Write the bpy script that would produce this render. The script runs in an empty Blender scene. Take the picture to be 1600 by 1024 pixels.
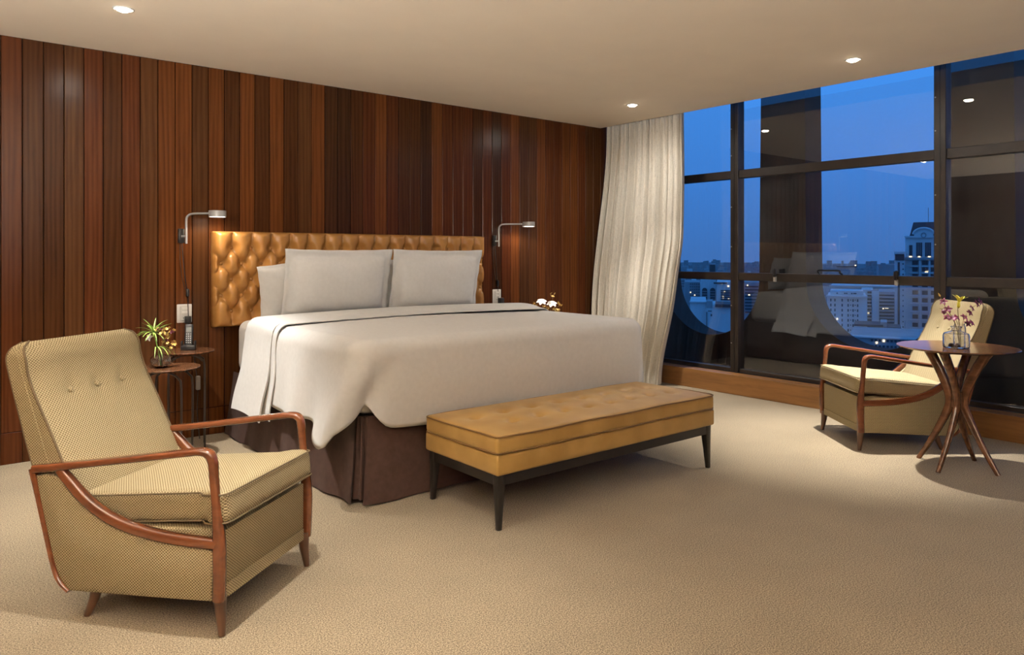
import bpy, bmesh, math, random
from mathutils import Vector, Matrix
random.seed(7)
PI = math.pi
SC = bpy.context.scene
COL = SC.collection

# ------------------------------------------------------------------ camera
F_PX, CX_PX, HORIZON = 1143.0, 800.0, 399.0
ANG = math.atan2(1414, 1143)                 # from camera forward to the wood wall direction (+X)
CAM = Vector((-5.536, -5.373, 1.27))
FWD = Vector((math.cos(ANG), math.sin(ANG), 0))
RGT = Vector((math.sin(ANG), -math.cos(ANG), 0))
cam_d = bpy.data.cameras.new('camera'); cam = bpy.data.objects.new('camera', cam_d); COL.objects.link(cam)
cam_d.sensor_width = 36.0; cam_d.sensor_fit = 'HORIZONTAL'; cam_d.lens = 36.0 * F_PX / 1600.0
cam_d.shift_y = -(512.0 - HORIZON) / 1600.0
cam_d.clip_start = 0.05; cam_d.clip_end = 6000
cam.location = CAM
cam.rotation_euler = (PI / 2, 0, math.atan2(FWD.y, FWD.x) - PI / 2)
SC.camera = cam

# ------------------------------------------------------------------ world: clear dusk sky
wd = bpy.data.worlds.new('dusk_sky'); SC.world = wd; wd.use_nodes = True
nt = wd.node_tree; nt.nodes.clear()
wo = nt.nodes.new('ShaderNodeOutputWorld'); bg = nt.nodes.new('ShaderNodeBackground')
tc = nt.nodes.new('ShaderNodeTexCoord'); sx = nt.nodes.new('ShaderNodeSeparateXYZ'); rp = nt.nodes.new('ShaderNodeValToRGB')
nt.links.new(tc.outputs['Generated'], sx.inputs[0]); nt.links.new(sx.outputs['Z'], rp.inputs[0])
nt.links.new(rp.outputs[0], bg.inputs[0]); nt.links.new(bg.outputs[0], wo.inputs[0])
rp.color_ramp.elements[0].position = 0.0; rp.color_ramp.elements[0].color = (0.046, 0.155, 0.450, 1)
rp.color_ramp.elements[1].position = 0.30; rp.color_ramp.elements[1].color = (0.056, 0.275, 0.820, 1)
e = rp.color_ramp.elements.new(0.10); e.color = (0.046, 0.200, 0.610, 1)
bg.inputs[1].default_value = 1.25

# ------------------------------------------------------------------ exposure
SC.view_settings.view_transform = 'Standard'; SC.view_settings.look = 'None'
SC.view_settings.exposure = 0.0; SC.view_settings.gamma = 1.0; SC.view_settings.use_curve_mapping = False
FILL_UP_W = 850.0            # each added fill uplighter behind the viewer
DOWN_W = 245.0          # each recessed downlight
WARM = (1.0, 0.975, 0.92)

# ------------------------------------------------------------------ mesh helpers
class G:
    def __init__(s): s.v = []; s.f = []
    def add(s, v, f):
        o = len(s.v); s.v += [tuple(p) for p in v]; s.f += [tuple(i + o for i in q) for q in f]; return s
    def merge(s, g): return s.add(g.v, g.f)
    def xf(s, m): s.v = [tuple(m @ Vector(p)) for p in s.v]; return s
    def mv(s, x, y, z): s.v = [(p[0] + x, p[1] + y, p[2] + z) for p in s.v]; return s
    def mp(s, fn): s.v = [tuple(fn(*p)) for p in s.v]; return s
    def rz(s, a): return s.xf(Matrix.Rotation(a, 4, 'Z'))
    def rx(s, a): return s.xf(Matrix.Rotation(a, 4, 'X'))
    def ry(s, a): return s.xf(Matrix.Rotation(a, 4, 'Y'))

def mesh_of(name, g, mat, smooth=True, angle=40):
    me = bpy.data.meshes.new(name); me.from_pydata(g.v, [], g.f)
    bm = bmesh.new(); bm.from_mesh(me); bmesh.ops.recalc_face_normals(bm, faces=bm.faces); bm.to_mesh(me); bm.free()
    if smooth:
        me.polygons.foreach_set('use_smooth', [True] * len(me.polygons))
        if angle: me.set_sharp_from_angle(angle=math.radians(angle))
    if mat: me.materials.append(mat)
    if mat and mat.name.startswith('woven'):          # cloth is laid on flat from the side each face looks to
        uv = me.uv_layers.new(name='cloth'); ax = [(1, 2), (0, 2), (0, 1)]
        for p in me.polygons:
            a = max(range(3), key=lambda k: abs(p.normal[k])); i, j = ax[a]
            for li in p.loop_indices:
                co = me.vertices[me.loops[li].vertex_index].co; uv.data[li].uv = (co[i], co[j])
    return me

def obj(name, g, mat, parent=None, smooth=True, angle=40, loc=(0, 0, 0), rot=(0, 0, 0)):
    me = g if isinstance(g, bpy.types.Mesh) else mesh_of(name, g, mat, smooth, angle)
    o = bpy.data.objects.new(name, me); COL.objects.link(o)
    o.location = loc; o.rotation_euler = rot
    if parent: o.parent = parent
    return o
def tag(o, label=None, cat=None, group=None, kind=None):
    if label: o['label'] = label
    if cat: o['category'] = cat
    if group: o['group'] = group
    if kind: o['kind'] = kind
    return o
def thing(name, label, cat, loc=(0, 0, 0), rotz=0, group=None, kind=None):
    o = bpy.data.objects.new(name, None); COL.objects.link(o); o.empty_display_size = .1
    o.location = loc; o.rotation_euler = (0, 0, rotz)
    return tag(o, label, cat, group, kind)
def copy_tree(o, parent=None):
    c = o.copy(); COL.objects.link(c); c.parent = parent
    for ch in list(o.children): copy_tree(ch, c)
    return c

def box(x0, x1, y0, y1, z0, z1, bev=0.0, seg=2):
    g = G()
    if bev <= 0:
        v = [(x, y, z) for x in (x0, x1) for y in (y0, y1) for z in (z0, z1)]
        return g.add(v, [(0, 1, 3, 2), (4, 6, 7, 5), (0, 4, 5, 1), (2, 3, 7, 6), (0, 2, 6, 4), (1, 5, 7, 3)])
    bm = bmesh.new(); bmesh.ops.create_cube(bm, size=1)
    for q in bm.verts: q.co = Vector(((x0 + x1) / 2 + q.co.x * (x1 - x0), (y0 + y1) / 2 + q.co.y * (y1 - y0), (z0 + z1) / 2 + q.co.z * (z1 - z0)))
    bmesh.ops.bevel(bm, geom=list(bm.edges), offset=bev, segments=seg, profile=.5, affect='EDGES')
    bm.verts.index_update()
    g.add([q.co[:] for q in bm.verts], [[w.index for w in fc.verts] for fc in bm.faces]); bm.free(); return g

def rbox(a, b, c, r, n=4, mid=(6, 6, 4)):
    """rounded box, half sizes a,b,c, centred, dense enough to be shaped further"""
    def cs(A, m):
        e_ = [-A + r * (1 - math.cos(k / n * PI / 2)) for k in range(n)]
        mm = [-A + r + (2 * A - 2 * r) * k / m for k in range(m + 1)]
        return e_ + mm + [-q for q in reversed(e_)]
    X, Y, Z = cs(a, mid[0]), cs(b, mid[1]), cs(c, mid[2])
    ids = {}; g = G()
    def vid(i, j, k):
        key = (i, j, k)
        if key not in ids:
            p = Vector((X[i], Y[j], Z[k]))
            q = Vector((max(-(a - r), min(a - r, p.x)), max(-(b - r), min(b - r, p.y)), max(-(c - r), min(c - r, p.z))))
            d = p - q
            if d.length > 1e-9: p = q + d.normalized() * r
            ids[key] = len(g.v); g.v.append(tuple(p))
        return ids[key]
    nx, ny, nz = len(X), len(Y), len(Z)
    for k in (0, nz - 1):
        for i in range(nx - 1):
            for j in range(ny - 1): g.f.append((vid(i, j, k), vid(i + 1, j, k), vid(i + 1, j + 1, k), vid(i, j + 1, k)))
    for j in (0, ny - 1):
        for i in range(nx - 1):
            for k in range(nz - 1): g.f.append((vid(i, j, k), vid(i + 1, j, k), vid(i + 1, j, k + 1), vid(i, j, k + 1)))
    for i in (0, nx - 1):
        for j in range(ny - 1):
            for k in range(nz - 1): g.f.append((vid(i, j, k), vid(i, j + 1, k), vid(i, j + 1, k + 1), vid(i, j, k + 1)))
    return g

def cr(pts, n=6, closed=False):
    """Catmull-Rom through points of any dimension"""
    P = [tuple(p) for p in pts]; out = []; m = len(P); d = len(P[0])
    rng = range(m) if closed else range(m - 1)
    for i in rng:
        if closed: p0, p1, p2, p3 = P[(i - 1) % m], P[i], P[(i + 1) % m], P[(i + 2) % m]
        else: p0, p1, p2, p3 = P[max(i - 1, 0)], P[i], P[i + 1], P[min(i + 2, m - 1)]
        for k in range(n):
            t = k / n
            out.append(tuple(.5 * (2 * p1[a] + (p2[a] - p0[a]) * t + (2 * p0[a] - 5 * p1[a] + 4 * p2[a] - p3[a]) * t * t + (3 * p1[a] - p0[a] - 3 * p2[a] + p3[a]) * t ** 3) for a in range(d)))
    if not closed: out.append(P[-1])
    return out

def sweep(path, size, n=10, side=None, power=2.0, closed=False, cap=True):
    """path of 3d points; size = radius or list of (w,h); side = fixed side vector or None"""
    P = [Vector(p) for p in path]; m = len(P); g = G(); prev = None
    for i, p in enumerate(P):
        if closed: t = P[(i + 1) % m] - P[i - 1]
        else: t = P[min(i + 1, m - 1)] - P[max(i - 1, 0)]
        if t.length < 1e-9: t = Vector((0, 0, 1))
        t.normalize()
        if side is not None: s_ = Vector(side)
        elif prev is None: s_ = Vector((1, 0, 0)) if abs(t.x) < .8 else Vector((0, 1, 0))
        else: s_ = prev
        s_ = s_ - t * s_.dot(t)
        if s_.length < 1e-6: s_ = Vector((0, 1, 0)) - t * t.y
        s_.normalize(); prev = s_
        u = t.cross(s_)
        sz = size[i] if isinstance(size, (list, tuple)) else size
        w, h = sz if isinstance(sz, (list, tuple)) else (sz, sz)
        for k in range(n):
            a = 2 * PI * (k + .5) / n; c, s2 = math.cos(a), math.sin(a)
            if power != 2.0:
                c = math.copysign(abs(c) ** (2 / power), c); s2 = math.copysign(abs(s2) ** (2 / power), s2)
            g.v.append(tuple(p + s_ * (w * c) + u * (h * s2)))
    for i in range(m if closed else m - 1):
        j = (i + 1) % m
        for k in range(n): g.f.append((i * n + k, i * n + (k + 1) % n, j * n + (k + 1) % n, j * n + k))
    if cap and not closed:
        g.f.append(tuple(range(n))); g.f.append(tuple((m - 1) * n + k for k in range(n)))
    return g

def lathe(prof, n=24, capb=True, capt=True):
    g = G(); m = len(prof)
    for r, z in prof:
        for k in range(n): g.v.append((r * math.cos(2 * PI * k / n), r * math.sin(2 * PI * k / n), z))
    for i in range(m - 1):
        for k in range(n): g.f.append((i * n + k, i * n + (k + 1) % n, (i + 1) * n + (k + 1) % n, (i + 1) * n + k))
    if capb and prof[0][0] > 1e-6: g.f.append(tuple(range(n)))
    if capt and prof[-1][0] > 1e-6: g.f.append(tuple((m - 1) * n + k for k in range(n)))
    return g

def surf(fn, nu, nv, closed_u=False):
    """grid from fn(u,v)->xyz"""
    g = G()
    for i in range(nu + (0 if closed_u else 1)):
        for j in range(nv + 1): g.v.append(tuple(fn(i / nu, j / nv)))
    R = nu + (0 if closed_u else 1)
    for i in range(nu):
        for j in range(nv):
            a = i * (nv + 1) + j; b = ((i + 1) % R) * (nv + 1) + j
            g.f.append((a, b, b + 1, a + 1))
    return g

def slab(poly, axis, lo, hi, r=0.0):
    """extrude a 2d polygon; axis 'x': poly=(y,z); bevel r insets the two faces"""
    g = G(); m = len(poly)
    cx_ = sum(p[0] for p in poly) / m; cy_ = sum(p[1] for p in poly) / m
    def inset(d):
        out = []
        for i in range(m):
            p0 = Vector(poly[i - 1]); p1 = Vector(poly[i]); p2 = Vector(poly[(i + 1) % m])
            e1 = (p1 - p0).normalized(); e2 = (p2 - p1).normalized(); nn = Vector((-(e1.y + e2.y), e1.x + e2.x))
            if nn.length < 1e-6: nn = Vector((-e1.y, e1.x))
            nn.normalize()
            if nn.dot(Vector((cx_, cy_)) - p1) < 0 and False: nn = -nn
            out.append(p1 + nn * d * sgn)
        return out
    area = sum(poly[i][0] * poly[(i + 1) % m][1] - poly[(i + 1) % m][0] * poly[i][1] for i in range(m)); sgn = 1 if area > 0 else -1
    levels = [(lo, r), (lo + r * .3, r * .3), (lo + r, 0), (hi - r, 0), (hi - r * .3, r * .3), (hi, r)] if r > 0 else [(lo, 0), (hi, 0)]
    for w, d in levels:
        for q in (inset(d) if d > 0 else [Vector(p) for p in poly]):
            g.v.append((w, q[0], q[1]) if axis == 'x' else ((q[0], w, q[1]) if axis == 'y' else (q[0], q[1], w)))
    L = len(levels)
    for i in range(L - 1):
        for k in range(m): g.f.append((i * m + k, i * m + (k + 1) % m, (i + 1) * m + (k + 1) % m, (i + 1) * m + k))
    g.f.append(tuple(range(m))); g.f.append(tuple((L - 1) * m + k for k in range(m)))
    return g

def sstep(a, b, x):
    t = max(0., min(1., (x - a) / (b - a))); return t * t * (3 - 2 * t)

# ------------------------------------------------------------------ materials
def new_mat(name):
    m = bpy.data.materials.new(name); m.use_nodes = True
    n = m.node_tree; b = n.nodes['Principled BSDF']; return m, n, b
def nd(n, t, **k):
    q = n.nodes.new(t)
    for a, v in k.items(): setattr(q, a, v)
    return q
def mapped(n, scale, coord='Object', rnd=False):
    t = nd(n, 'ShaderNodeTexCoord'); mp = nd(n, 'ShaderNodeMapping'); mp.inputs['Scale'].default_value = scale
    n.links.new(t.outputs[coord], mp.inputs[0])
    if rnd:
        oi = nd(n, 'ShaderNodeObjectInfo'); mu = nd(n, 'ShaderNodeMath', operation='MULTIPLY'); mu.inputs[1].default_value = 57.0
        cb = nd(n, 'ShaderNodeCombineXYZ'); n.links.new(oi.outputs['Random'], mu.inputs[0])
        for i in range(3): n.links.new(mu.outputs[0], cb.inputs[i])
        n.links.new(cb.outputs[0], mp.inputs['Location'])
    return mp.outputs[0]
def noise(n, vec, scale, detail=3.0, rough=.5, dist=0.0):
    q = nd(n, 'ShaderNodeTexNoise'); q.inputs['Scale'].default_value = scale; q.inputs['Detail'].default_value = detail
    q.inputs['Roughness'].default_value = rough; q.inputs['Distortion'].default_value = dist
    n.links.new(vec, q.inputs['Vector']); return q.outputs['Fac']
def ramp(n, fac, stops):
    q = nd(n, 'ShaderNodeValToRGB'); els = q.color_ramp.elements
    while len(els) < len(stops): els.new(.5)
    for el, (p, c) in zip(els, stops): el.position = p; el.color = (c[0], c[1], c[2], 1)
    n.links.new(fac, q.inputs[0]); return q.outputs[0]
def bump(n, b, h, strength, dist=.01):
    q = nd(n, 'ShaderNodeBump'); q.inputs['Strength'].default_value = strength; q.inputs['Distance'].default_value = dist
    n.links.new(h, q.inputs['Height']); n.links.new(q.outputs[0], b.inputs['Normal'])
def mixc(n, blend, fac, a, b):
    q = nd(n, 'ShaderNodeMix', data_type='RGBA', blend_type=blend)
    for s, v in ((q.inputs['Factor'], fac), (q.inputs['A'], a), (q.inputs['B'], b)):
        if isinstance(v, (int, float)): s.default_value = v
        elif isinstance(v, (tuple, list)): s.default_value = (v[0], v[1], v[2], 1)
        else: n.links.new(v, s)
    return q.outputs['Result']
def plain(name, col, rough=.5, metal=0.0, spec=.5, coat=0.0, sheen=0.0, sub=0.0):
    m, n, b = new_mat(name); b.inputs['Base Color'].default_value = (*col, 1); b.inputs['Roughness'].default_value = rough
    b.inputs['Metallic'].default_value = metal; b.inputs['Specular IOR Level'].default_value = spec
    b.inputs['Coat Weight'].default_value = coat; b.inputs['Sheen Weight'].default_value = sheen
    return m
def varied(name, c0, c1, scale, rough=.6, bmp=0.0, bscale=None, detail=4, spec=.5, sheen=0.0, stretch=(1, 1, 1), lo=.3, hi=.7, coat=0.0):
    m, n, b = new_mat(name); v = mapped(n, stretch)
    f = noise(n, v, scale, detail)
    n.links.new(ramp(n, f, [(lo, c0), (hi, c1)]), b.inputs['Base Color']); b.inputs['Roughness'].default_value = rough
    b.inputs['Specular IOR Level'].default_value = spec; b.inputs['Sheen Weight'].default_value = sheen; b.inputs['Coat Weight'].default_value = coat
    if bmp: bump(n, b, noise(n, v, bscale or scale, 3), bmp, .004)
    return m
def emit(name, col, strength):
    m, n, b = new_mat(name); b.inputs['Base Color'].default_value = (0, 0, 0, 1)
    b.inputs['Emission Color'].default_value = (*col, 1); b.inputs['Emission Strength'].default_value = strength; return m
def thin_glass(name, tint=(.93, .95, .95), f0=.04, rough=0.0, boost=1.0):
    """clear sheet: transparent with a Schlick mirror reflection"""
    m, n, b = new_mat(name); n.nodes.remove(b); out = n.nodes['Material Output']
    tr = nd(n, 'ShaderNodeBsdfTransparent'); tr.inputs[0].default_value = (*tint, 1)
    gl = nd(n, 'ShaderNodeBsdfGlossy'); gl.inputs['Roughness'].default_value = rough
    ge = nd(n, 'ShaderNodeNewGeometry'); dt = nd(n, 'ShaderNodeVectorMath', operation='DOT_PRODUCT')
    n.links.new(ge.outputs['Normal'], dt.inputs[0]); n.links.new(ge.outputs['Incoming'], dt.inputs[1])
    ab = nd(n, 'ShaderNodeMath', operation='ABSOLUTE'); n.links.new(dt.outputs['Value'], ab.inputs[0])
    om = nd(n, 'ShaderNodeMath', operation='SUBTRACT'); om.inputs[0].default_value = 1.0; n.links.new(ab.outputs[0], om.inputs[1])
    pw = nd(n, 'ShaderNodeMath', operation='POWER'); pw.inputs[1].default_value = 5.0; n.links.new(om.outputs[0], pw.inputs[0])
    ma = nd(n, 'ShaderNodeMath', operation='MULTIPLY_ADD'); ma.inputs[1].default_value = (1 - f0) * boost; ma.inputs[2].default_value = f0 * boost
    ma.use_clamp = True; n.links.new(pw.outputs[0], ma.inputs[0])
    mx = nd(n, 'ShaderNodeMixShader'); n.links.new(ma.outputs[0], mx.inputs[0]); n.links.new(tr.outputs[0], mx.inputs[1]); n.links.new(gl.outputs[0], mx.inputs[2])
    n.links.new(mx.outputs[0], out.inputs[0]); return m

def wood(name, c0, c1, rough=.3, grain=(14, 14, .8), tint=False, coat=0.0, bmp=.08, spec=.5, fine=1.0):
    m, n, b = new_mat(name); v = mapped(n, grain, rnd=True)
    f1 = noise(n, v, 2.2, 5, .6, 1.2)
    w = nd(n, 'ShaderNodeTexWave', wave_type='BANDS', bands_direction='X'); w.inputs['Scale'].default_value = 1.1
    w.inputs['Distortion'].default_value = 9.0; w.inputs['Detail'].default_value = 2.0; w.inputs['Detail Scale'].default_value = .8
    n.links.new(v, w.inputs['Vector'])
    v2 = mapped(n, (grain[0] * 9, grain[1] * 9, grain[2] * 3), rnd=True); f2 = noise(n, v2, 2.0, 3)
    a = nd(n, 'ShaderNodeMath', operation='MULTIPLY_ADD'); a.inputs[1].default_value = .30; n.links.new(w.outputs['Fac'], a.inputs[0]); n.links.new(f1, a.inputs[2])
    c = nd(n, 'ShaderNodeMath', operation='MULTIPLY_ADD'); c.inputs[1].default_value = .30 * fine; n.links.new(f2, c.inputs[0]); n.links.new(a.outputs[0], c.inputs[2])
    col = ramp(n, c.outputs[0], [(.40, c0), (1.0, c1)])
    if tint:
        oi = nd(n, 'ShaderNodeObjectInfo'); col = mixc(n, 'MULTIPLY', 1.0, oi.outputs['Color'], col)
    n.links.new(col, b.inputs['Base Color']); b.inputs['Roughness'].default_value = rough; b.inputs['Coat Weight'].default_value = coat
    b.inputs['Coat Roughness'].default_value = .12; b.inputs['Specular IOR Level'].default_value = spec
    bump(n, b, f2, bmp, .002); return m

M = {}
def weave(name, c0, c1, pitch):
    m, n, b = new_mat(name); v = mapped(n, (2 * PI / pitch, 2 * PI / (pitch * .86), 1), 'UV')
    nz = noise(n, mapped(n, (1, 1, 1)), 90, 2)
    sp = nd(n, 'ShaderNodeSeparateXYZ'); n.links.new(v, sp.inputs[0])
    fs = []
    for k in (0, 1):
        w = nd(n, 'ShaderNodeMath', operation='MULTIPLY_ADD'); w.inputs[1].default_value = 1.6; n.links.new(nz, w.inputs[0]); n.links.new(sp.outputs[k], w.inputs[2])
        c = nd(n, 'ShaderNodeMath', operation='COSINE'); n.links.new(w.outputs[0], c.inputs[0]); fs.append(c.outputs[0])
    mu = nd(n, 'ShaderNodeMath', operation='MULTIPLY'); n.links.new(fs[0], mu.inputs[0]); n.links.new(fs[1], mu.inputs[1])
    h = nd(n, 'ShaderNodeMath', operation='MULTIPLY_ADD'); h.inputs[1].default_value = .5; h.inputs[2].default_value = .5; n.links.new(mu.outputs[0], h.inputs[0])
    n.links.new(ramp(n, h.outputs[0], [(.16, c0), (.66, c1)]), b.inputs['Base Color'])
    b.inputs['Roughness'].default_value = .85; b.inputs['Specular IOR Level'].default_value = .15
    bump(n, b, h.outputs[0], .6, .0025); return m
def build_mats():
    M['plank'] = wood('wood_panel', (.50, .42, .36), (1.0, .95, .90), rough=.235, grain=(9, 9, .55), tint=True, spec=.19)
    M['joint'] = plain('joint_shadow_gap', (.012, .006, .004), .8)
    M['plinth'] = wood('plinth_wood', (.145, .060, .016), (.245, .112, .034), rough=.35, grain=(.8, .8, 12))
    M['walnut'] = wood('walnut', (.060, .024, .011), (.150, .062, .027), rough=.2, grain=(10, 1.2, 10), coat=.4)
    M['armwood'] = wood('varnished_wood', (.085, .023, .0085), (.175, .052, .018), rough=.18, grain=(9, 2, 9), coat=.6)
    M['legwood'] = wood('dark_leg_wood', (.045, .018, .009), (.10, .042, .02), rough=.3, grain=(9, 9, 2), coat=.3)
    M['paint'] = varied('ceiling_paint', (.86, .75, .61), (.89, .78, .635), 3, rough=.9, spec=.2)
    M['wallpaint'] = plain('brown_wall_covering', (.13, .08, .05), .8)
    M['frame'] = varied('dark_bronze_frame', (.016, .011, .008), (.030, .021, .015), 9, rough=.38, spec=.5)
    M['black'] = plain('black_metal', (.012, .011, .010), .4)
    M['concrete'] = varied('dark_concrete', (.020, .017, .015), (.036, .031, .027), 2.2, rough=.9, bmp=.2, bscale=30)
    M['white'] = plain('white_plastic', (.72, .70, .66), .35)
    M['grey'] = plain('grey_metal', (.36, .35, .33), .4, metal=.3)
    M['blackp'] = plain('black_plastic', (.014, .014, .015), .3)
    M['keys'] = plain('pale_keys', (.42, .44, .46), .5)
    M['linen'] = varied('white_cotton', (.635, .625, .603), (.675, .665, .643), 40, rough=.85, spec=.2, sheen=.1, bmp=.03, bscale=300)
    M['hem'] = plain('grey_hem_cord', (.42, .40, .37), .8)
    M['skirt'] = varied('brown_skirt_cloth', (.042, .020, .014), (.058, .029, .021), 30, rough=.75, spec=.25, sheen=.04, bmp=.05, bscale=400)
    M['chair'] = weave('woven_upholstery', (.115, .076, .031), (.41, .335, .200), .0118)
    M['piping'] = plain('dark_piping', (.10, .065, .028), .8)
    M['velvet'] = varied('mustard_velvet', (.31, .172, .040), (.40, .235, .064), 6, rough=.45, spec=.3, sheen=.3, lo=.35, hi=.65)
    M['velvet'].node_tree.nodes['Principled BSDF'].inputs['Sheen Tint'].default_value = (1, .78, .48, 1)
    M['velvetp'] = plain('mustard_piping', (.16, .08, .020), .6)
    M['ebony'] = plain('ebony_leg', (.010, .008, .007), .38)
    # leather
    m, n, b = new_mat('tan_leather'); v = mapped(n, (1, 1, 1)); f = noise(n, v, 5, 4, .6)
    n.links.new(ramp(n, f, [(.3, (.31, .136, .033)), (.7, (.44, .215, .058))]), b.inputs['Base Color'])
    b.inputs['Roughness'].default_value = .27; b.inputs['Specular IOR Level'].default_value = .5
    bump(n, b, noise(n, v, 45, 4, .65, 1.5), .22, .006); M['leather'] = m
    # carpet
    m, n, b = new_mat('carpet'); v = mapped(n, (1, 1, 1)); f = noise(n, v, 200, 2, .7); f2 = noise(n, v, 2.2, 4, .6); f3 = noise(n, v, 420, 1)
    c = ramp(n, f, [(.40, (.100, .070, .040)), (.60, (.365, .288, .187))])
    c2 = ramp(n, f2, [(.3, (.86, .86, .86)), (.7, (1.04, 1.04, 1.04))])
    n.links.new(mixc(n, 'MULTIPLY', 1.0, c, c2), b.inputs['Base Color']); b.inputs['Roughness'].default_value = .95
    b.inputs['Specular IOR Level'].default_value = .1; b.inputs['Sheen Weight'].default_value = .2
    ad = nd(n, 'ShaderNodeMath', operation='ADD'); n.links.new(f, ad.inputs[0]); n.links.new(f3, ad.inputs[1])
    bump(n, b, ad.outputs[0], .16, .006); M['carpet'] = m
    # curtain linen
    m, n, b = new_mat('linen_curtain'); v = mapped(n, (60, 60, 900)); f = noise(n, v, 1, 3); v2 = mapped(n, (500, 500, 12)); f2 = noise(n, v2, 1, 3)
    ad = nd(n, 'ShaderNodeMath', operation='ADD'); n.links.new(f, ad.inputs[0]); n.links.new(f2, ad.inputs[1])
    n.links.new(ramp(n, ad.outputs[0], [(.75, (.38, .340, .285)), (1.25, (.64, .590, .505))]), b.inputs['Base Color'])
    b.inputs['Roughness'].default_value = .9; b.inputs['Specular IOR Level'].default_value = .1; M['curtain'] = m
    M['pane'] = thin_glass('window_pane', (.97, .98, .985), f0=.085)
    M['glass'] = plain('clear_glass', (1, 1, 1), 0.0); M['glass'].node_tree.nodes['Principled BSDF'].inputs['Transmission Weight'].default_value = 1.0; M['glass'].node_tree.nodes['Principled BSDF'].inputs['IOR'].default_value = 1.45
    M['water'] = thin_glass('water', (.95, .97, .96), f0=.03)
    M['lens'] = emit('lit_lens', (1.0, .86, .66), 60.0)
    M['lamplens'] = emit('lit_lamp_lens', (1.0, .90, .75), 22.0)
    M['trim'] = plain('white_trim_ring', (.7, .68, .64), .4)
    M['green'] = varied('green_leaf', (.12, .26, .03), (.32, .46, .09), 20, rough=.5)
    M['stem'] = plain('brown_stem', (.16, .11, .04), .6)
    M['gold'] = varied('gold_blossom', (.48, .30, .06), (.72, .50, .16), 40, rough=.6)
    M['yellow'] = varied('yellow_petal', (.70, .62, .03), (.85, .80, .10), 20, rough=.5)
    M['purple'] = varied('purple_petal', (.06, .006, .022), (.22, .022, .085), 60, rough=.5)
    M['whitep'] = plain('white_petal', (.85, .83, .78), .6)
    M['choco'] = varied('chocolate', (.012, .006, .004), (.05, .028, .018), 80, rough=.45, bmp=.5, bscale=120)
    M['bwhite'] = varied('pale_facade', (.50, .50, .50), (.62, .62, .61), .15, rough=.9)
    M['bgrey'] = varied('grey_facade', (.24, .24, .25), (.34, .34, .34), .2, rough=.9)
    M['bdark'] = plain('dark_band', (.07, .065, .065), .9)
    M['broof'] = plain('slate_roof', (.055, .048, .052), .8)
    M['bwin'] = plain('dark_window', (.035, .04, .05), .3)
    M['blit'] = emit('lit_window', (1.0, .82, .52), 2.6)
    M['ground'] = varied('city_ground', (.10, .10, .11), (.22, .22, .22), .02, rough=.95)
build_mats()

# ------------------------------------------------------------------ room shell
HC = 2.6; XL = -7.3; YB = -8.2
fl = tag(obj('floor', box(XL, .24, YB, 0, -.12, 0), M['carpet'], smooth=False), 'beige speckled cut pile carpet covering the whole floor', kind='structure')
ce = tag(obj('ceiling', box(XL, 0.0, YB, 0.0, HC, HC + .12), M['paint'], smooth=False), 'smooth pale ceiling with recessed spotlights', kind='structure')
tag(obj('ceiling_recess', box(0.0, .95, YB, .2, 3.1, 3.2), M['paint'], smooth=False), 'recess above the curtain beyond the ceiling edge', kind='structure')
tag(obj('wall_left', box(XL - .12, XL, YB, .1, -.12, HC + .12), M['wallpaint'], smooth=False), 'plain dark brown wall', kind='structure')
tag(obj('wall_rear', box(XL, .9, YB - .12, YB, -.12, 3.1), M['wallpaint'], smooth=False), 'plain dark brown wall behind the viewer', kind='structure')
wall = tag(obj('wall_back', box(XL, .95, .022, .16, -.12, 3.1), M['joint'], smooth=False), 'wall panelled with vertical reddish brown wooden boards', kind='structure')

D_, R_, O_, K_, B_ = (.058, .021, .0070), (.082, .025, .0085), (.116, .039, .0115), (.042, .017, .0070), (.076, .031, .0115)
seq = [R_, D_, D_, B_, R_, D_, R_, B_, O_, O_, B_, O_, D_, O_, D_, O_, D_, B_, O_, K_, K_, D_, R_, O_, R_, D_, D_, K_, O_, R_, R_, R_, D_, R_, K_, R_, O_, B_, B_, O_, R_, R_, O_, O_, R_, B_, B_]
PW = .1098
plank_me = mesh_of('board', box(.0022, PW - .0022, 0, .022, .192, 2.6, .0025, 1), M['plank'], False)
base_me = mesh_of('base_board', box(.0016, PW - .0016, 0, .022, 0.0, .189, .0015, 1), M['plank'], False)
for i in range(-12, 47):
    o = obj('board', plank_me, None, wall, loc=(-5.161 + i * PW, 0, 0))
    c = seq[i] if i >= 0 else random.choice([R_, D_, B_, O_])
    k = random.uniform(.9, 1.12); o.color = (c[0] * k, c[1] * k, c[2] * k, 1)
    o2 = obj('base_board', base_me, None, wall, loc=(-5.161 + i * PW, 0, 0)); o2.color = (c[0] * k, c[1] * k, c[2] * k, 1)
# panelling goes on behind the curtain
o = obj('board', box(0.0, .23, 0, .022, .0, 3.1, .003, 1), M['plank'], wall); o.color = (*D_, 1)

# window plinth
pl = tag(obj('trim_1', box(.22, .36, YB, -.02, 0, .178, .004, 2), M['plinth'], smooth=False), 'low wooden sill plinth running along the window wall', kind='structure')

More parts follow.
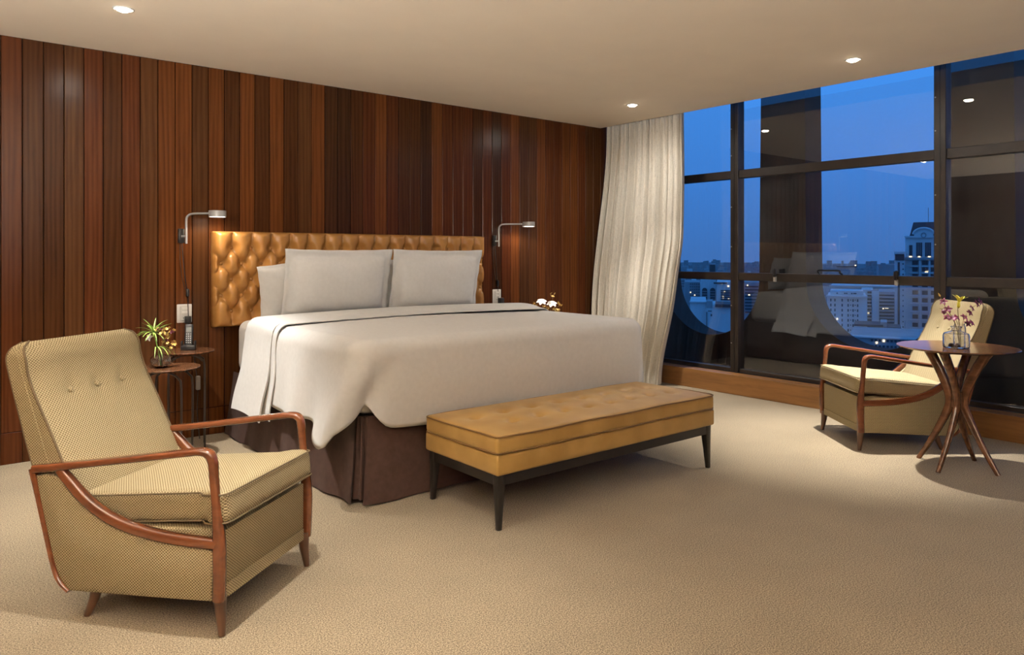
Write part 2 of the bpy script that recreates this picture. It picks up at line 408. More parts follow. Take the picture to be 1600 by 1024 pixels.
# ------------------------------------------------------------------ window wall
win = thing('window_1', 'floor to ceiling dark framed window wall of nine panes', None, (0.36, 0, 0), kind='structure')
Z0, Z1 = .178, 3.1
ycols = [(-.02, -1.33), (-1.412, -3.099), (-3.183, -4.90), (-4.98, -6.6), (-6.68, YB + .02)]
ymul = [(-1.33, -1.412), (-3.099, -3.183), (-4.90, -4.98), (-6.6, -6.68)]
for a, b in ymul:
    mu = obj('mullion', box(0, .105, b, a, Z0, Z1, .004, 1), M['frame'], win, smooth=False)
    obj('groove', box(-.004, .001, (a + b) / 2 - .004, (a + b) / 2 + .004, Z0 + .01, Z1 - .01), M['black'], mu, smooth=False)
    for z in (.45, .8, 1.35, 1.72, 2.2, 2.45):
        s_ = obj('screw', lathe([(.006, 0), (.005, .003), (.0, .004)], 8), M['grey'], mu, loc=(0, a - .012, z), rot=(0, -PI / 2, 0))
for a, b in ycols:
    obj('transom', box(.015, .085, b, a, 1.985, 2.062, .004, 1), M['frame'], win, smooth=False)
    obj('transom', box(.010, .085, b, a, 1.036, 1.108, .004, 1), M['frame'], win, smooth=False)
    obj('bottom_rail', box(.02, .085, b, a, Z0, Z0 + .035, .003, 1), M['frame'], win, smooth=False)
    for z0, z1 in ((Z0 + .035, 1.036), (1.108, 1.985), (2.062, Z1)):
        obj('pane', box(.046, .052, b, a, z0, z1), M['pane'], win, smooth=False)
# window fittings on the middle rail
def latch(y):
    l = obj('latch', box(-.022, .012, y - .010, y + .014, 1.075, 1.145, .004, 1), M['blackp'], win, smooth=False)
    obj('lever', box(-.034, -.016, y - .026, y - .002, 1.095, 1.150, .004, 1), M['blackp'], l, smooth=False)
    obj('keeper', box(-.010, .012, y - .012, y + .012, 1.035, 1.080, .003, 1), M['grey'], l, smooth=False)
latch(-1.79); latch(-2.83)
hp = cr([(0.0, -2.40, 1.112), (-.03, -2.395, 1.125), (-.034, -2.39, 1.142), (-.034, -2.30, 1.142), (-.034, -2.215, 1.142), (-.03, -2.21, 1.125), (0, -2.205, 1.112)], 4)
obj('pull_handle', sweep(hp, .008, 8), M['black'], win)

# ------------------------------------------------------------------ dark outer facade with tall round-bottomed openings
fac = tag(thing('wall_facade', 'dark concrete outer facade with tall round-bottomed openings', None, (1.0, 0, 0)), kind='structure')
def facade_panel(yc, hw=.605, half=.855, T=.3, zb=.425, z0=-1.5, z1=4.6, ztop=4.2):
    g = G(); C_ = []
    zc = zb + hw
    n = 40
    for k in range(n + 1):
        a = PI + PI * k / n; C_.append((hw * math.cos(a), zc + hw * math.sin(a)))
    for t in (.25, .5, .75): C_.append((hw + .03 * t, zc + (ztop - zc) * t))
    C_.append((hw + .03, ztop)); C_.append((0, ztop)); C_.append((-hw - .03, ztop))
    for t in (.75, .5, .25): C_.append((-hw - .03 * t, zc + (ztop - zc) * t))
    m = len(C_); O = []
    for (y, z) in C_:
        if z >= zc:
            oz = z1 if z >= ztop - 1e-6 else z
            oy = math.copysign(half, y) if abs(y) > 1e-6 else 0
        else:
            dy, dz = y, z - zc
            s1 = half / abs(dy) if abs(dy) > 1e-6 else 1e9; s2 = (zc - z0) / abs(dz)
            s = min(s1, s2); oy, oz = dy * s, zc + dz * s
        O.append((oy, oz))
    for X in (0, T):
        for (y, z) in C_: g.v.append((X, y, z))
        for (y, z) in O: g.v.append((X, y, z))
    for k in range(m):
        j = (k + 1) % m
        g.f.append((k, j, m + j, m + k)); g.f.append((2 * m + k, 2 * m + j, 3 * m + j, 3 * m + k)); g.f.append((k, j, 2 * m + j, 2 * m + k))
    # the two lower corners of the tile
    for s in (-1, 1):
        for X, off in ((0, 0), (T, 2 * m)):
            i0 = len(g.v); g.v.append((X, s * half, z0))
            best = [k for k in range(m) if (abs(O[k][1] - z0) < 1e-6 or abs(abs(O[k][0]) - half) < 1e-6) and O[k][0] * s > 0]
            c1 = [k for k in best if abs(O[k][1] - z0) < 1e-6]; c2 = [k for k in best if abs(O[k][1] - z0) >= 1e-6]
            kb = max(c1, key=lambda k: abs(O[k][0])); ks = min(c2, key=lambda k: O[k][1])
            g.f.append((off + m + kb, i0, off + m + ks))
    obj('facade_panel', g, M['concrete'], fac, loc=(0, yc, 0), smooth=False)
for k in range(-1, 4): facade_panel(-.625 - 1.71 * k)
tag(obj('trim_2', box(.47, 1.0, YB, 1.2, -.3, .03), M['concrete'], smooth=False), 'dark ledge between the window and the outer facade', kind='structure')
tag(obj('trim_3', box(.95, 1.35, YB, 1.6, 3.1, 3.3), M['concrete'], smooth=False), 'dark slab edge above the window', kind='structure')

# ------------------------------------------------------------------ downlights
def downlight(x, y, label, watt=DOWN_W, spill=.17, cone=72):
    t = thing('ceiling_downlight', label, 'downlight', (x, y, HC), group='recessed downlights')
    obj('trim_ring', lathe([(.052, .02), (.034, .004), (.036, -.003), (.048, -.005), (.054, -.001), (.054, .001)], 28, False, False), M['trim'], t)
    obj('lens', lathe([(.036, .0005), (.033, -.008), (.022, -.014), (.0, -.017)], 24, False, False), M['lens'], t)  # glare put into the shape: lens domed so its glow looks taller
    for nm, w, ang in (('downlight_beam', watt, cone), ('downlight_spill', watt * spill, 174)):
        ld = bpy.data.lights.new(nm, 'SPOT'); ld.energy = w; ld.color = WARM; ld.spot_size = math.radians(ang); ld.spot_blend = 1.0; ld.shadow_soft_size = .03
        lo = bpy.data.objects.new(nm, ld); COL.objects.link(lo); lo.parent = t; lo.location = (0, 0, -.024)
    return t
downlight(-4.685, -.984, 'lit recessed downlight above the wood wall, nearest the left armchair', DOWN_W * 1.9, .11)
downlight(-.64, -1.01, 'lit recessed downlight beside the top of the curtain', DOWN_W * 1.35, .20)
downlight(-.61, -2.965, 'lit recessed downlight above the far armchair by the window', DOWN_W * 3.1, .07, 60)
downlight(-4.69, -2.965, 'lit recessed downlight right above the left armchair, over the top edge of the picture', DOWN_W * 1.15, .03)
# dimmer downlights added as unseen fill over the room behind the viewer
for x, y in ((-4.69, -6.4), (-.61, -6.4), (-2.65, -6.9)):
    downlight(x, y, 'added fill downlight in the ceiling, unseen behind the viewer', DOWN_W * .3)

# unseen uplighters added behind the viewer to brighten the ceiling
for x, y in ((-6.75, -4.0), (-5.6, -6.9)):
    t = thing('fill_uplighter', 'added fill uplighter with metal bowl, unseen behind the viewer', 'floor lamp', (x, y, 0), group='added fill uplighters')
    obj('base', lathe([(.0, 0), (.15, 0), (.15, .02), (.02, .03), (.0, .03)], 24), M['black'], t)
    obj('pole', lathe([(.012, .03), (.012, 1.60)], 10), M['black'], t)
    obj('bowl', lathe([(.012, 1.58), (.10, 1.60), (.19, 1.68), (.20, 1.70), (.196, 1.70), (.185, 1.683), (.10, 1.606), (.0, 1.59)], 28, False, False), M['trim'], t)
    ld = bpy.data.lights.new('fill_bulb', 'POINT'); ld.energy = FILL_UP_W; ld.color = WARM; ld.shadow_soft_size = .07
    lo = bpy.data.objects.new('fill_bulb', ld); COL.objects.link(lo); lo.parent = t; lo.location = (0, 0, 1.675)

# ------------------------------------------------------------------ headboard
BX = -2.765
def headboard():
    W, zb, zt = 2.35, .762, 1.440
    t = thing('headboard', 'tan leather headboard with deep diamond button tufting on the wood wall', 'headboard', (BX, 0, zb))
    DX, DZ = .1417, .1125; rows = [1.322, 1.2095, 1.097, .9845, .872]
    x0 = -3.816 - BX
    def btn(row):
        off = 0 if row % 2 == 0 else -DX / 2
        out = []; x = x0 + off - DX
        while x < W / 2 - .02:
            if x > -W / 2 + .02: out.append(x)
            x += DX
        return out
    bpts = [(x, rows[r]) for r in range(5) for x in btn(r)]
    ztop, zlow = rows[0], rows[4]
    TH = .060
    def h(x, z):
        # lattice coordinates: buttons sit on integer (u,v)
        a = (x - x0) / DX; b = (ztop - z) / (2 * DZ)
        if z > ztop:
            k = abs(math.sin(PI * a)) ** .42; q = 1 - (1 - k) * sstep(0, .02, zt - z)
            body = q
        elif z < zlow:
            k = abs(math.sin(PI * a)) ** .42; body = 1 - (1 - k) * sstep(0, .03, z - zb)
        else:
            u, v = a + b, a - b
            k = (abs(math.sin(PI * u)) * abs(math.sin(PI * v))) ** .30
            body = k
        dmin = min(((x - p) ** 2 + (z - q) ** 2) for p, q in bpts) ** .5
        body *= .08 + .92 * sstep(0, .060, dmin)
        ed = min(W / 2 - abs(x), zt - z, z - zb); rim = math.sqrt(max(0., 1 - (1 - min(1., ed / .035)) ** 2))
        return (.012 + TH * body) * (.25 + .75 * rim) if ed > 0 else .0
    NX, NZ = 340, 100
    g = G()
    for i in range(NX + 1):
        for j in range(NZ + 1):
            x = -W / 2 + W * i / NX; z = zb + (zt - zb) * j / NZ
            g.v.append((x, -.05 - h(x, z), z - zb))
    for i in range(NX):
        for j in range(NZ):
            a = i * (NZ + 1) + j; g.f.append((a, a + NZ + 1, a + NZ + 2, a + 1))
    obj('tufted_panel', g, M['leather'], t, angle=None)
    obj('backing', box(-W / 2, W / 2, -.052, -.001, 0, zt - zb, .006, 2), M['leather'], t)
    bme = mesh_of('button', lathe([(.013, .0), (.012, .005), (.008, .009), (0, .010)], 12), M['leather'])
    for p, q in bpts:
        obj('button', bme, None, t, loc=(p, -.062, q - zb), rot=(PI / 2, 0, 0))
    tag(t, group=None)
headboard()

# ------------------------------------------------------------------ bed: base, mattress, brown skirt
XLB, XRB, YF = -3.80, -1.73, -2.00
bed = thing('bed', 'large upholstered bed with a brown valance against the wood wall', 'bed', (BX, -1.05, 0))
bw, bl = (XRB - XLB) / 2, (-YF - .10) / 2
obj('base', box(-bw + .02, bw - .02, -bl + .02, bl, .06, .44, .01, 2), M['skirt'], bed, smooth=False)
g = rbox(bw - .005, bl - .005, .185, .07, 5, (10, 14, 4)); g.mv(0, .0, .625)
obj('mattress', g, M['linen'], bed, angle=None)
def skirt_side(pA, pB, nrm, seedv, flare=.05, amp=.010, ends=(0, 0)):
    A, B = Vector(pA), Vector(pB); N = Vector(nrm); L = (B - A).length
    def fn(u, v):
        z = .445 * (1 - v) + .012 * v
        p = A.lerp(B, u)
        w = amp * v * (math.sin(u * L * 9 + seedv) + .6 * math.sin(u * L * 23 + 2 * seedv)) + flare * v ** 1.3
        zz = z + (.006 * math.sin(u * L * 11 + seedv) if v > .9 else 0)
        p = p + N * (w + .012)
        t = (B - A).normalized()
        p = p + t * (ends[0] * v * (1 - u) ** 6 + ends[1] * v * u ** 6)
        return (p.x, p.y, zz)
    g = surf(fn, 60, 12)
    # thickness
    n0 = len(g.v); g.v += [(p[0] - N.x * .006, p[1] - N.y * .006, p[2]) for p in g.v[:n0]]
    g.f += [tuple(n0 + i for i in reversed(q)) for q in list(g.f)]
    return g
c = (0, 0)
obj('skirt_panel', skirt_side((-bw, bl, 0), (-bw, -bl + .035, 0), (-1, 0, 0), 1.0, ends=(0, .035)), M['skirt'], bed, angle=None)
obj('skirt_panel', skirt_side((-bw + .045, -bl, 0), (bw - .04, -bl, 0), (0, -1, 0), 2.3, ends=(-.06, .02)), M['skirt'], bed, angle=None)
obj('skirt_panel', skirt_side((bw, -bl + .03, 0), (bw, bl, 0), (1, 0, 0), 3.3), M['skirt'], bed, angle=None)
def pleat(u, v):     # inner fold behind the split corner
    a = -PI / 2 - PI / 2 * u; r = .035 + .012 * math.sin(u * PI * 5) + .03 * v
    return (-bw + .05 + r * math.cos(a) * 1.0, -bl + .05 + r * math.sin(a), .44 - .415 * v)
obj('corner_pleat', surf(pleat, 20, 8), M['skirt'], bed, angle=None)

# ------------------------------------------------------------------ duvet
DXL, DXR, DYF, DTOP = -3.875, -1.685, -2.085, .852
def duvet():
    t = thing('duvet', 'smooth white duvet spread over the bed, hanging at the near corner', 'duvet', (BX, -1.2, .44))
    yh = -.66                                   # head edge (under the turned-down band)
    rc = .12
    # perimeter: left side (head->foot), corner, foot, corner, right side
    per = []
    NL, NC, NF = 56, 26, 70
    for i in range(NL): per.append((DXL, yh + (DYF + rc - yh) * i / NL, -1, 0, 'l', i / NL))
    for i in range(NC + 1):
        a = PI + PI / 2 * i / NC
        per.append((DXL + rc + rc * math.cos(a), DYF + rc + rc * math.sin(a), math.cos(a), math.sin(a), 'c', i / NC))
    for i in range(1, NF): per.append((DXL + rc + (DXR - DXL - 2 * rc) * i / NF, DYF, 0, -1, 'f', i / NF))
    for i in range(NC + 1):
        a = -PI / 2 + PI / 2 * i / NC
        per.append((DXR - rc + rc * math.cos(a), DYF + rc + rc * math.sin(a), math.cos(a), math.sin(a), 'd', i / NC))
    for i in range(1, NL + 1): per.append((DXR, DYF + rc + (yh - DYF - rc) * i / NL, 1, 0, 'r', i / NL))
    NT, ND = 26, 26
    g = G(); cols = NT + ND + 1
    for (x, y, nx, ny, seg, q) in per:
        # arc length along the edge, zero where the near corner begins
        A = 99.
        if seg == 'l': A = (DYF + rc) - y
        elif seg == 'c': A = rc * PI / 2 * q
        elif seg == 'f': A = rc * PI / 2 + x - (DXL + rc)
        if seg in 'lcf':
            base_h = .362 + .014 * math.sin(y * 7.0 + .6) if seg == 'l' else (.385 if seg == 'c' else .385 + .010 * math.sin(x * 6))
            hem = base_h - .062 * math.exp(-((A + .05) / .20) ** 2) * (1 if A < -.05 else math.exp(-((A + .05) / .06) ** 2))
            hem += .125 * math.exp(-((A - .135) / .075) ** 2)
        elif seg == 'd': hem = .41
        else: hem = .37
        tx, ty = BX, max(y, DYF + 1.0) if seg in 'lr' else DYF + 1.0
        for k in range(NT):
            s = k / NT
            # rays from the middle line out to just inside the rounded edge
            inx, iny = x - nx * .085, y - ny * .085
            px, py = tx + (inx - tx) * s, ty + (iny - ty) * s
            ex = min(1., (px - DXL) / .9, (DXR - px) / .9); ey = min(1., (py - DYF) / .8)
            z = DTOP - .012 + .030 * math.sqrt(max(0, min(ex, 1))) * math.sqrt(max(0., min(ey, 1))) - .014
            z += .004 * math.sin(px * 5 + 1) * math.sin(py * 6) + .005 * math.sin(px * 2.1 + py * 3.3)
            g.v.append((px, py, z))
        # rounded shoulder then hang
        for k in range(ND + 1):
            v = k / ND
            if v < .30:
                a = v / .30 * PI / 2; R = .085
                off = -R + R * math.sin(a); z = DTOP - .012 - R * (1 - math.cos(a))
            else:
                w = (v - .30) / .70; z0_ = DTOP - .012 - .085; z = z0_ + (hem - z0_) * w; off = 0
                # gentle hang waves
                if seg == 'l':
                    off += .020 * w * math.sin(y * 8.5 + .4) + .012 * w * math.sin(y * 17)
                    off += .020 * w
                if seg == 'f': off += .006 * w * math.sin(x * 9) + .012 * math.sin(PI * w)
                if seg == 'r' or seg == 'd': off += .02 * w
                # cone of spare cloth swinging out before the near corner, creased behind
                if A < 2:
                    Ac = .27 - .15 * w
                    off += .105 * w ** 1.15 * math.exp(-((A - Ac + .19) / (.20 if A < Ac - .19 else .10)) ** 2)
                    off -= .050 * w ** .7 * math.exp(-((A - Ac) / .055) ** 2)
            jx = 0
            ppx, ppy = x + nx * off, y + ny * off
            # rolled hem edge
            g.v.append((ppx, ppy, z))
    m = len(per)
    for i in range(m - 1):
        for k in range(cols - 1):
            a = i * cols + k; b = (i + 1) * cols + k
            g.f.append((a, b, b + 1, a + 1))
    # inner layer of the hanging cloth (thickness)
    n0 = len(g.v); inner = []
    for i, (x, y, nx, ny, seg, q) in enumerate(per):
        for k in range(ND + 1 - 8):
            p = g.v[i * cols + NT + 8 + k]; d = .022 if k < ND - 9 else .012
            g.v.append((p[0] - nx * d, p[1] - ny * d, p[2] + (.004 if k == ND - 8 else 0)))
    W_ = ND + 1 - 8
    for i in range(m - 1):
        for k in range(W_ - 1):
            a = n0 + i * W_ + k; b = n0 + (i + 1) * W_ + k; g.f.append((a, a + 1, b + 1, b))
        a = i * cols + cols - 1; b = (i + 1) * cols + cols - 1
        g.f.append((a, b, n0 + (i + 1) * W_ + W_ - 1, n0 + i * W_ + W_ - 1))
    g.mv(-BX, 1.2, -.44)
    obj('cover', g, M['linen'], t, angle=None)

    # turned-down band: two layers lying over the duvet next to the pillows
    def band(y0, y1, lift, hemz, outx, slant, name, thick=.012):
        # runs across from the left hem over the top to the right hem
        prof = []
        xl, xr = DXL - lift - .004, DXR + lift + .004; zt = DTOP + lift
        def pos(u):
            # u in [0,1]: left hang 0-.25, top .25-.75, right hang .75-1
            if u < .22:
                w = 1 - u / .22; return (xl - outx * w ** 1.4, (zt - .08) + (hemz - zt + .08) * w, w)
            if u < .28:
                a = (u - .22) / .06 * PI / 2; return (xl + .08 * (1 - math.cos(a)), zt - .08 + .08 * math.sin(a), 0)
            if u <= .72:
                return (xl + .08 + (xr - xl - .16) * (u - .28) / .44, zt + .016 * math.sin(PI * (u - .28) / .44), 0)
            if u < .78:
                a = (u - .72) / .06 * PI / 2; return (xr - .08 + .08 * math.sin(a), zt - .08 * (1 - math.cos(a)), 0)
            w = (u - .78) / .22; return (xr + outx * w ** 1.4, (zt - .08) + (.34 - zt + .08) * w, w)
        def fn(u, v):
            x, z, w = pos(u); y = y0 + (y1 - y0) * v
            y += slant * w + (.012 * math.sin(u * 40) * (w > 0))
            dome = .016 * math.sin(PI * min(1, v * 1.0)) if w == 0 else 0
            if w > 0: x += (-1 if u < .5 else 1) * .012 * math.sin(v * 5 + 1) * w; z += .016 * math.sin(v * 4.0 + .5) * w
            dip = max(0., lift - .004) * sstep(.72, 1., v); tp = sstep(.20, .28, u) * sstep(.80, .72, u)
            return (x + (dip if u < .5 else -dip) * (1 - tp), y, z + dome - dip * tp)
        g = surf(fn, 120, 14); n0 = len(g.v); R = 15
        top = list(g.v)
        # rounded underside so that the band reads as a folded thickness
        def fn2(u, v):
            x, y, z = fn(u, v); _, _, w = pos(u)
            if u < .28: s_ = 1 - max(0, (u - .22) / .06); return (x + thick * s_, y, z - thick * (1 - s_))
            if u > .72: s_ = max(0, min(1, (u - .72) / .06)); return (x - thick * s_, y, z - thick * (1 - s_))
            return (x, y, z - thick)
        g2 = surf(fn2, 120, 14); g2.f = [tuple(reversed(q)) for q in g2.f]; g.merge(g2)
        for i in range(120):
            a, b = i * R, (i + 1) * R
            g.f.append((a, n0 + a, n0 + b, b)); g.f.append((a + R - 1, b + R - 1, n0 + b + R - 1, n0 + a + R - 1))
        for j in range(14):
            g.f.append((j, j + 1, n0 + j + 1, n0 + j)); e_ = 120 * R
            g.f.append((e_ + j, n0 + e_ + j, n0 + e_ + j + 1, e_ + j + 1))
        g.mv(-BX, 1.2, -.44)
        ob = obj(name, g, M['linen'], t, angle=50)
        edge = [fn(i / 60, 1.0) for i in range(61)]
        return ob, [(p[0] - BX, p[1] + 1.2, p[2] - .44 + .001) for p in edge]
    lower, ed = band(-.64, -1.09, .004, .285, .030, .05, 'turned_down_layer', .006)
    upper, ed2 = band(-.60, -1.035, .015, .262, .055, .10, 'turned_down_flap', .008)
    obj('hem_cord', sweep(ed2[:17], .0026, 6), M['hem'], upper)
duvet()

# ------------------------------------------------------------------ pillows
def pillow(name, label, W, H_, T, x, y, z, lean, yaw=0, roll=0, flange=.05, group='pillows on the bed'):
    t = thing(name, label, 'pillow', (x, y, z), yaw, group=group)
    N = 40
    def fn(side):
        def f(u, v):
            a, b = 2 * u - 1, 2 * v - 1
            px = a * W / 2 * (1 - .030 * (1 - b * b)); pz = b * H_ / 2 * (1 - .035 * (1 - a * a) * (1 if b > 0 else .3))
            fx, fz = 1 - 2 * flange / W, 1 - 2 * flange / H_
            aa, bb = min(1, abs(a) / fx), min(1, abs(b) / fz)
            th = ((1 - aa ** 3.2) * (1 - bb ** 3.2)) ** .42 if aa < 1 and bb < 1 else 0
            th *= T / 2 * (1.0 - .20 * b)
            wr = .003 * math.sin(9 * a + 4 * b) * math.sin(7 * b + 1) * (aa < .95 and bb < .95)
            rip = .005 * math.sin(14 * a + 2) * (bb >= .98) + .004 * math.sin(12 * b + 1) * (aa >= .98)
            return (px, side * (th + .0035 + wr) + rip, pz + H_ / 2)
        return f
    g = surf(fn(-1), N, N); n0 = len(g.v); g2 = surf(fn(1), N, N); g2.f = [tuple(reversed(q)) for q in g2.f]; g.merge(g2)
    R = N + 1
    for k in range(N):
        for a, b in ((k, k + 1), (N * R + k, N * R + k + 1), (k * R, (k + 1) * R), (k * R + N, (k + 1) * R + N)): g.f.append((a, b, n0 + b, n0 + a))
    g.rx(-lean); g.ry(roll)
    obj('cover', g, M['linen'], t, angle=None)
    if flange > .02:
        fx, fz = W / 2 - flange, H_ / 2 - flange
        pts = [(-fx, -fz), (fx, -fz), (fx, fz), (-fx, fz)]; path = []
        for i in range(4):
            p, q = pts[i], pts[(i + 1) % 4]
            for k in range(10):
                s = k / 10; a = p[0] + (q[0] - p[0]) * s; b = p[1] + (q[1] - p[1]) * s
                path.append((a * (1 - .030 * (1 - (2 * b / H_) ** 2)), -.0055, b * (1 - .035 * (1 - (2 * a / W) ** 2)) + H_ / 2))
        gs = sweep(path, .0018, 5, closed=True); gs.rx(-lean); gs.ry(roll)
        obj('flange_seam', gs, M['linen'], t, angle=None)
    return t
pillow('pillow', 'plain white pillow standing behind the left sham, poking out at its left', .74, .395, .17, -3.290, -.205, .855, -.20, roll=-.14, flange=.012)
pillow('pillow', 'white pillow hidden behind the right flanged sham', .72, .41, .17, -2.36, -.205, .835, -.20, flange=.012)
pillow('sham_pillow', 'white flanged sham pillow leaning on the headboard, on the left', .822, .505, .20, -3.203, -.455, .818, -.20, roll=.0)
pillow('sham_pillow', 'white flanged sham pillow leaning on the headboard, on the right', .822, .505, .20, -2.374, -.46, .818, -.20, roll=.004)

# ------------------------------------------------------------------ bench at the foot of the bed
def bench():
    x0, x1, y0, y1 = -3.49, -1.845, -2.735, -2.12
    cx_, cy_ = (x0 + x1) / 2, (y0 + y1) / 2; a, b = (x1 - x0) / 2, (y1 - y0) / 2
    t = thing('bench', 'mustard velvet tufted bench with black tapered legs at the bed foot', 'bench', (cx_, cy_, 0))
    g = rbox(a, b, .045, .022, 4, (90, 34, 3))
    tufts = []
    for i in range(8):
        tufts.append((-a + .16 + i * (2 * a - .32) / 7, .085)); tufts.append((-a + .26 + i * (2 * a - .42) / 7, -.095))
    def crown(x, y, z):
        if z <= 0: return (x, y, z)
        k = .022 * (1 - (x / a) ** 4) * (1 - (y / b) ** 2)
        for p, q in tufts:
            d2 = ((x - p) ** 2 + (y - q) ** 2); k -= .020 * math.exp(-d2 / .0007) + .012 * math.exp(-d2 / .006)
        return (x, y, z + k * (z / .045))
    g.mp(crown).mv(0, 0, .392)
    cu = obj('cushion', g, M['velvet'], t, angle=None)
    def rim(z, e=.0, w=.004):
        p = []
        for sx_, sy_, ax in ((-1, -1, 0), (1, -1, 1), (1, 1, 2), (-1, 1, 3)):
            cxx, cyy = sx_ * (a - .028 + e), sy_ * (b - .028 + e)
            a0 = {0: PI, 1: -PI / 2, 2: 0, 3: PI / 2}[ax]
            for k in range(7):
                an = a0 + PI / 2 * k / 6; p.append((cxx + .028 * math.cos(an), cyy + .028 * math.sin(an), z + .0025 * math.sin(17 * (cxx + cyy))))
        q = []
        for i in range(len(p)):
            r, s = Vector(p[i]), Vector(p[(i + 1) % len(p)]); L = (s - r).length; m = max(1, int(L / .06))
            for k in range(m):
                v = r.lerp(s, k / m); v.z += .0022 * math.sin(v.x * 11 + v.y * 7); q.append(tuple(v))
        return sweep(q, w, 6, closed=True)
    obj('piping', rim(.4315), M['velvetp'], cu); obj('piping', rim(.356), M['velvetp'], cu)
    g = rbox(a, b, .048, .014, 3, (20, 10, 3)); g.mv(0, 0, .303)
    obj('upholstered_base', g, M['velvet'], t, angle=None)
    g = G()
    for q in (box(-a + .02, a - .02, -b + .018, -b + .042, .205, .257), box(-a + .02, a - .02, b - .042, b - .018, .205, .257),
              box(-a + .018, -a + .042, -b + .042, b - .042, .205, .257), box(a - .042, a - .018, -b + .042, b - .042, .205, .257)): g.merge(q)
    obj('apron', g, M['ebony'], t, smooth=False)
    for sx_ in (-1, 1):
        for sy_ in (-1, 1):
            x, y = sx_ * (a - .038), sy_ * (b - .036)
            p = [(x, y, .257), (x, y, .2), (x + sx_ * .004, y + sy_ * .004, .1), (x + sx_ * .008, y + sy_ * .008, 0)]
            obj('leg', sweep(p, [(.024, .024), (.023, .023), (.017, .017), (.012, .012)], 12, side=(1, 0, 0), power=4.5), M['ebony'], t)
bench()
# ------------------------------------------------------------------ armchairs
SY = .38
def armchair(label):
    t = thing('armchair', label, 'armchair', group='matching upholstered armchairs')
    def P(x, s, z): return (x, s * .95 + SY, z)
    HW = .290
    for sx_ in (-1, 1):
        X = sx_ * HW
        # front post and arm, one bent piece
        pts = [(.012, .120, .017, .020), (.015, .20, .017, .021), (.015, .30, .017, .022), (.010, .375, .016, .018), (.002, .45, .0145, .0145), (-.006, .53, .0145, .0145),
               (-.010, .575, .0155, .0155), (-.022, .603, .019, .0145), (-.055, .612, .022, .0125), (-.12, .604, .0225, .0125), (-.30, .577, .022, .013), (-.50, .548, .021, .013), (-.66, .525, .020, .015), (-.765, .510, .018, .016)]
        q = cr(pts, 5)
        obj('arm', sweep([P(X, a, b) for a, b, w, h in q], [(w, h) for a, b, w, h in q], 14, side=(1, 0, 0), power=3.0), M['armwood'], t)
        # sweeping lower rail
        pts = [(-.665, .525, .012, .016), (-.625, .490, .016, .020), (-.524, .408, .018, .021), (-.396, .349, .018, .021), (-.24, .319, .018, .020), (-.10, .310, .018, .020), (.012, .308, .017, .019)]
        q = cr(pts, 6)
        obj('side_rail', sweep([P(X, a, b) for a, b, w, h in q], [(w, h) for a, b, w, h in q], 12, side=(1, 0, 0), power=3.0), M['armwood'], t)
        # thin rear post curving under
        pts = [(-.772, .512, .016, .014), (-.745, .42, .016, .012), (-.705, .28, .016, .0115), (-.672, .17, .016, .011), (-.645, .122, .016, .010), (-.608, .094, .015, .008)]
        q = cr(pts, 6)
        obj('rear_post', sweep([P(X, a, b) for a, b, w, h in q], [(w, h) for a, b, w, h in q], 10, side=(1, 0, 0), power=3.0), M['armwood'], t)
        # upholstered side panel
        top = cr([(-.02, .292), (-.10, .293), (-.24, .302), (-.396, .333), (-.515, .386), (-.60, .448), (-.645, .490)], 4)
        rear = cr([(-.750, .492), (-.735, .42), (-.697, .28), (-.664, .175), (-.635, .125), (-.60, .096)], 4)
        poly = [P(0, a, b)[1:] for a, b in ([(-.006, .118), (-.006, .285)] + top + [(-.70, .497)] + rear + [(-.3, .106)])]
        x0, x1 = sorted((X - sx_ * .03, X + sx_ * .012))
        obj('side_panel', slab(poly, 'x', x0, x1, .008), M['chair'], t, angle=50)
        # legs
        for s0, z0, s1, r0, r1, xi in ((.006, .125, .020, .0235, .0115, -.012), (-.515, .105, -.556, .022, .0115, -.028)):
            obj('leg', sweep([P(X + sx_ * xi, s0, z0 + .012), P(X + sx_ * xi, s0 + (s1 - s0) * .35, z0 * .6), P(X + sx_ * (xi + .006), s1, 0)], [(r0, r0), (r0 * .8, r0 * .8), (r1, r1)], 14), M['legwood'], t)
    # seat box and lower front strip
    def quad_prism(xh, pr):
        return slab([P(0, a, b)[1:] for a, b in pr], 'x', -xh, xh, .010)
    obj('seat_base', quad_prism(.262, [(.020, .166), (.020, .345), (-.5, .330), (-.66, .31), (-.62, .12), (-.60, .11), (-.02, .135)]), M['chair'], t, angle=50)
    obj('front_strip', quad_prism(.262, [(.022, .118), (.022, .163), (-.03, .163), (-.03, .118)]), M['chair'], t, angle=50)
    # seat cushion, tilted back
    g = rbox(.292, .315, .056, .030, 4, (14, 14, 3))
    def shape(x, y, z):
        k = .016 * (1 - (x / .292) ** 2) * (1 - (y / .315) ** 2) * (1 if z > 0 else 0)
        narrow = 1 - .12 * sstep(.235, .20, y) if y < .24 else 1
        return (x * narrow, y, z + k)
    g.mp(shape).rx(math.radians(5.5)).mv(0, SY - .272, .396)
    cu = obj('seat_cushion', g, M['chair'], t, angle=None)
    def loop(zz, r):
        a_, b_ = .292, .315; p = []
        for i, (qx, qy) in enumerate(((-1, -1), (1, -1), (1, 1), (-1, 1))):
            a0 = (PI, -PI / 2, 0, PI / 2)[i]
            for k in range(6):
                an = a0 + PI / 2 * k / 5; p.append(((a_ - .028) * qx + .028 * math.cos(an), (b_ - .028) * qy + .028 * math.sin(an), zz))
        q = []
        for i in range(len(p)):
            u, v = Vector(p[i]), Vector(p[(i + 1) % len(p)]); m = max(1, int((v - u).length / .03))
            q += [tuple(u.lerp(v, k / m)) for k in range(m)]
        gg = G(); gg.v = q; gg.mp(lambda x, y, z: (x * (1 - .12 * sstep(.235, .20, y) if y < .24 else 1), y, z)).rx(math.radians(5.5)).mv(0, SY - .272, .396)
        return sweep(gg.v, r, 6, closed=True)
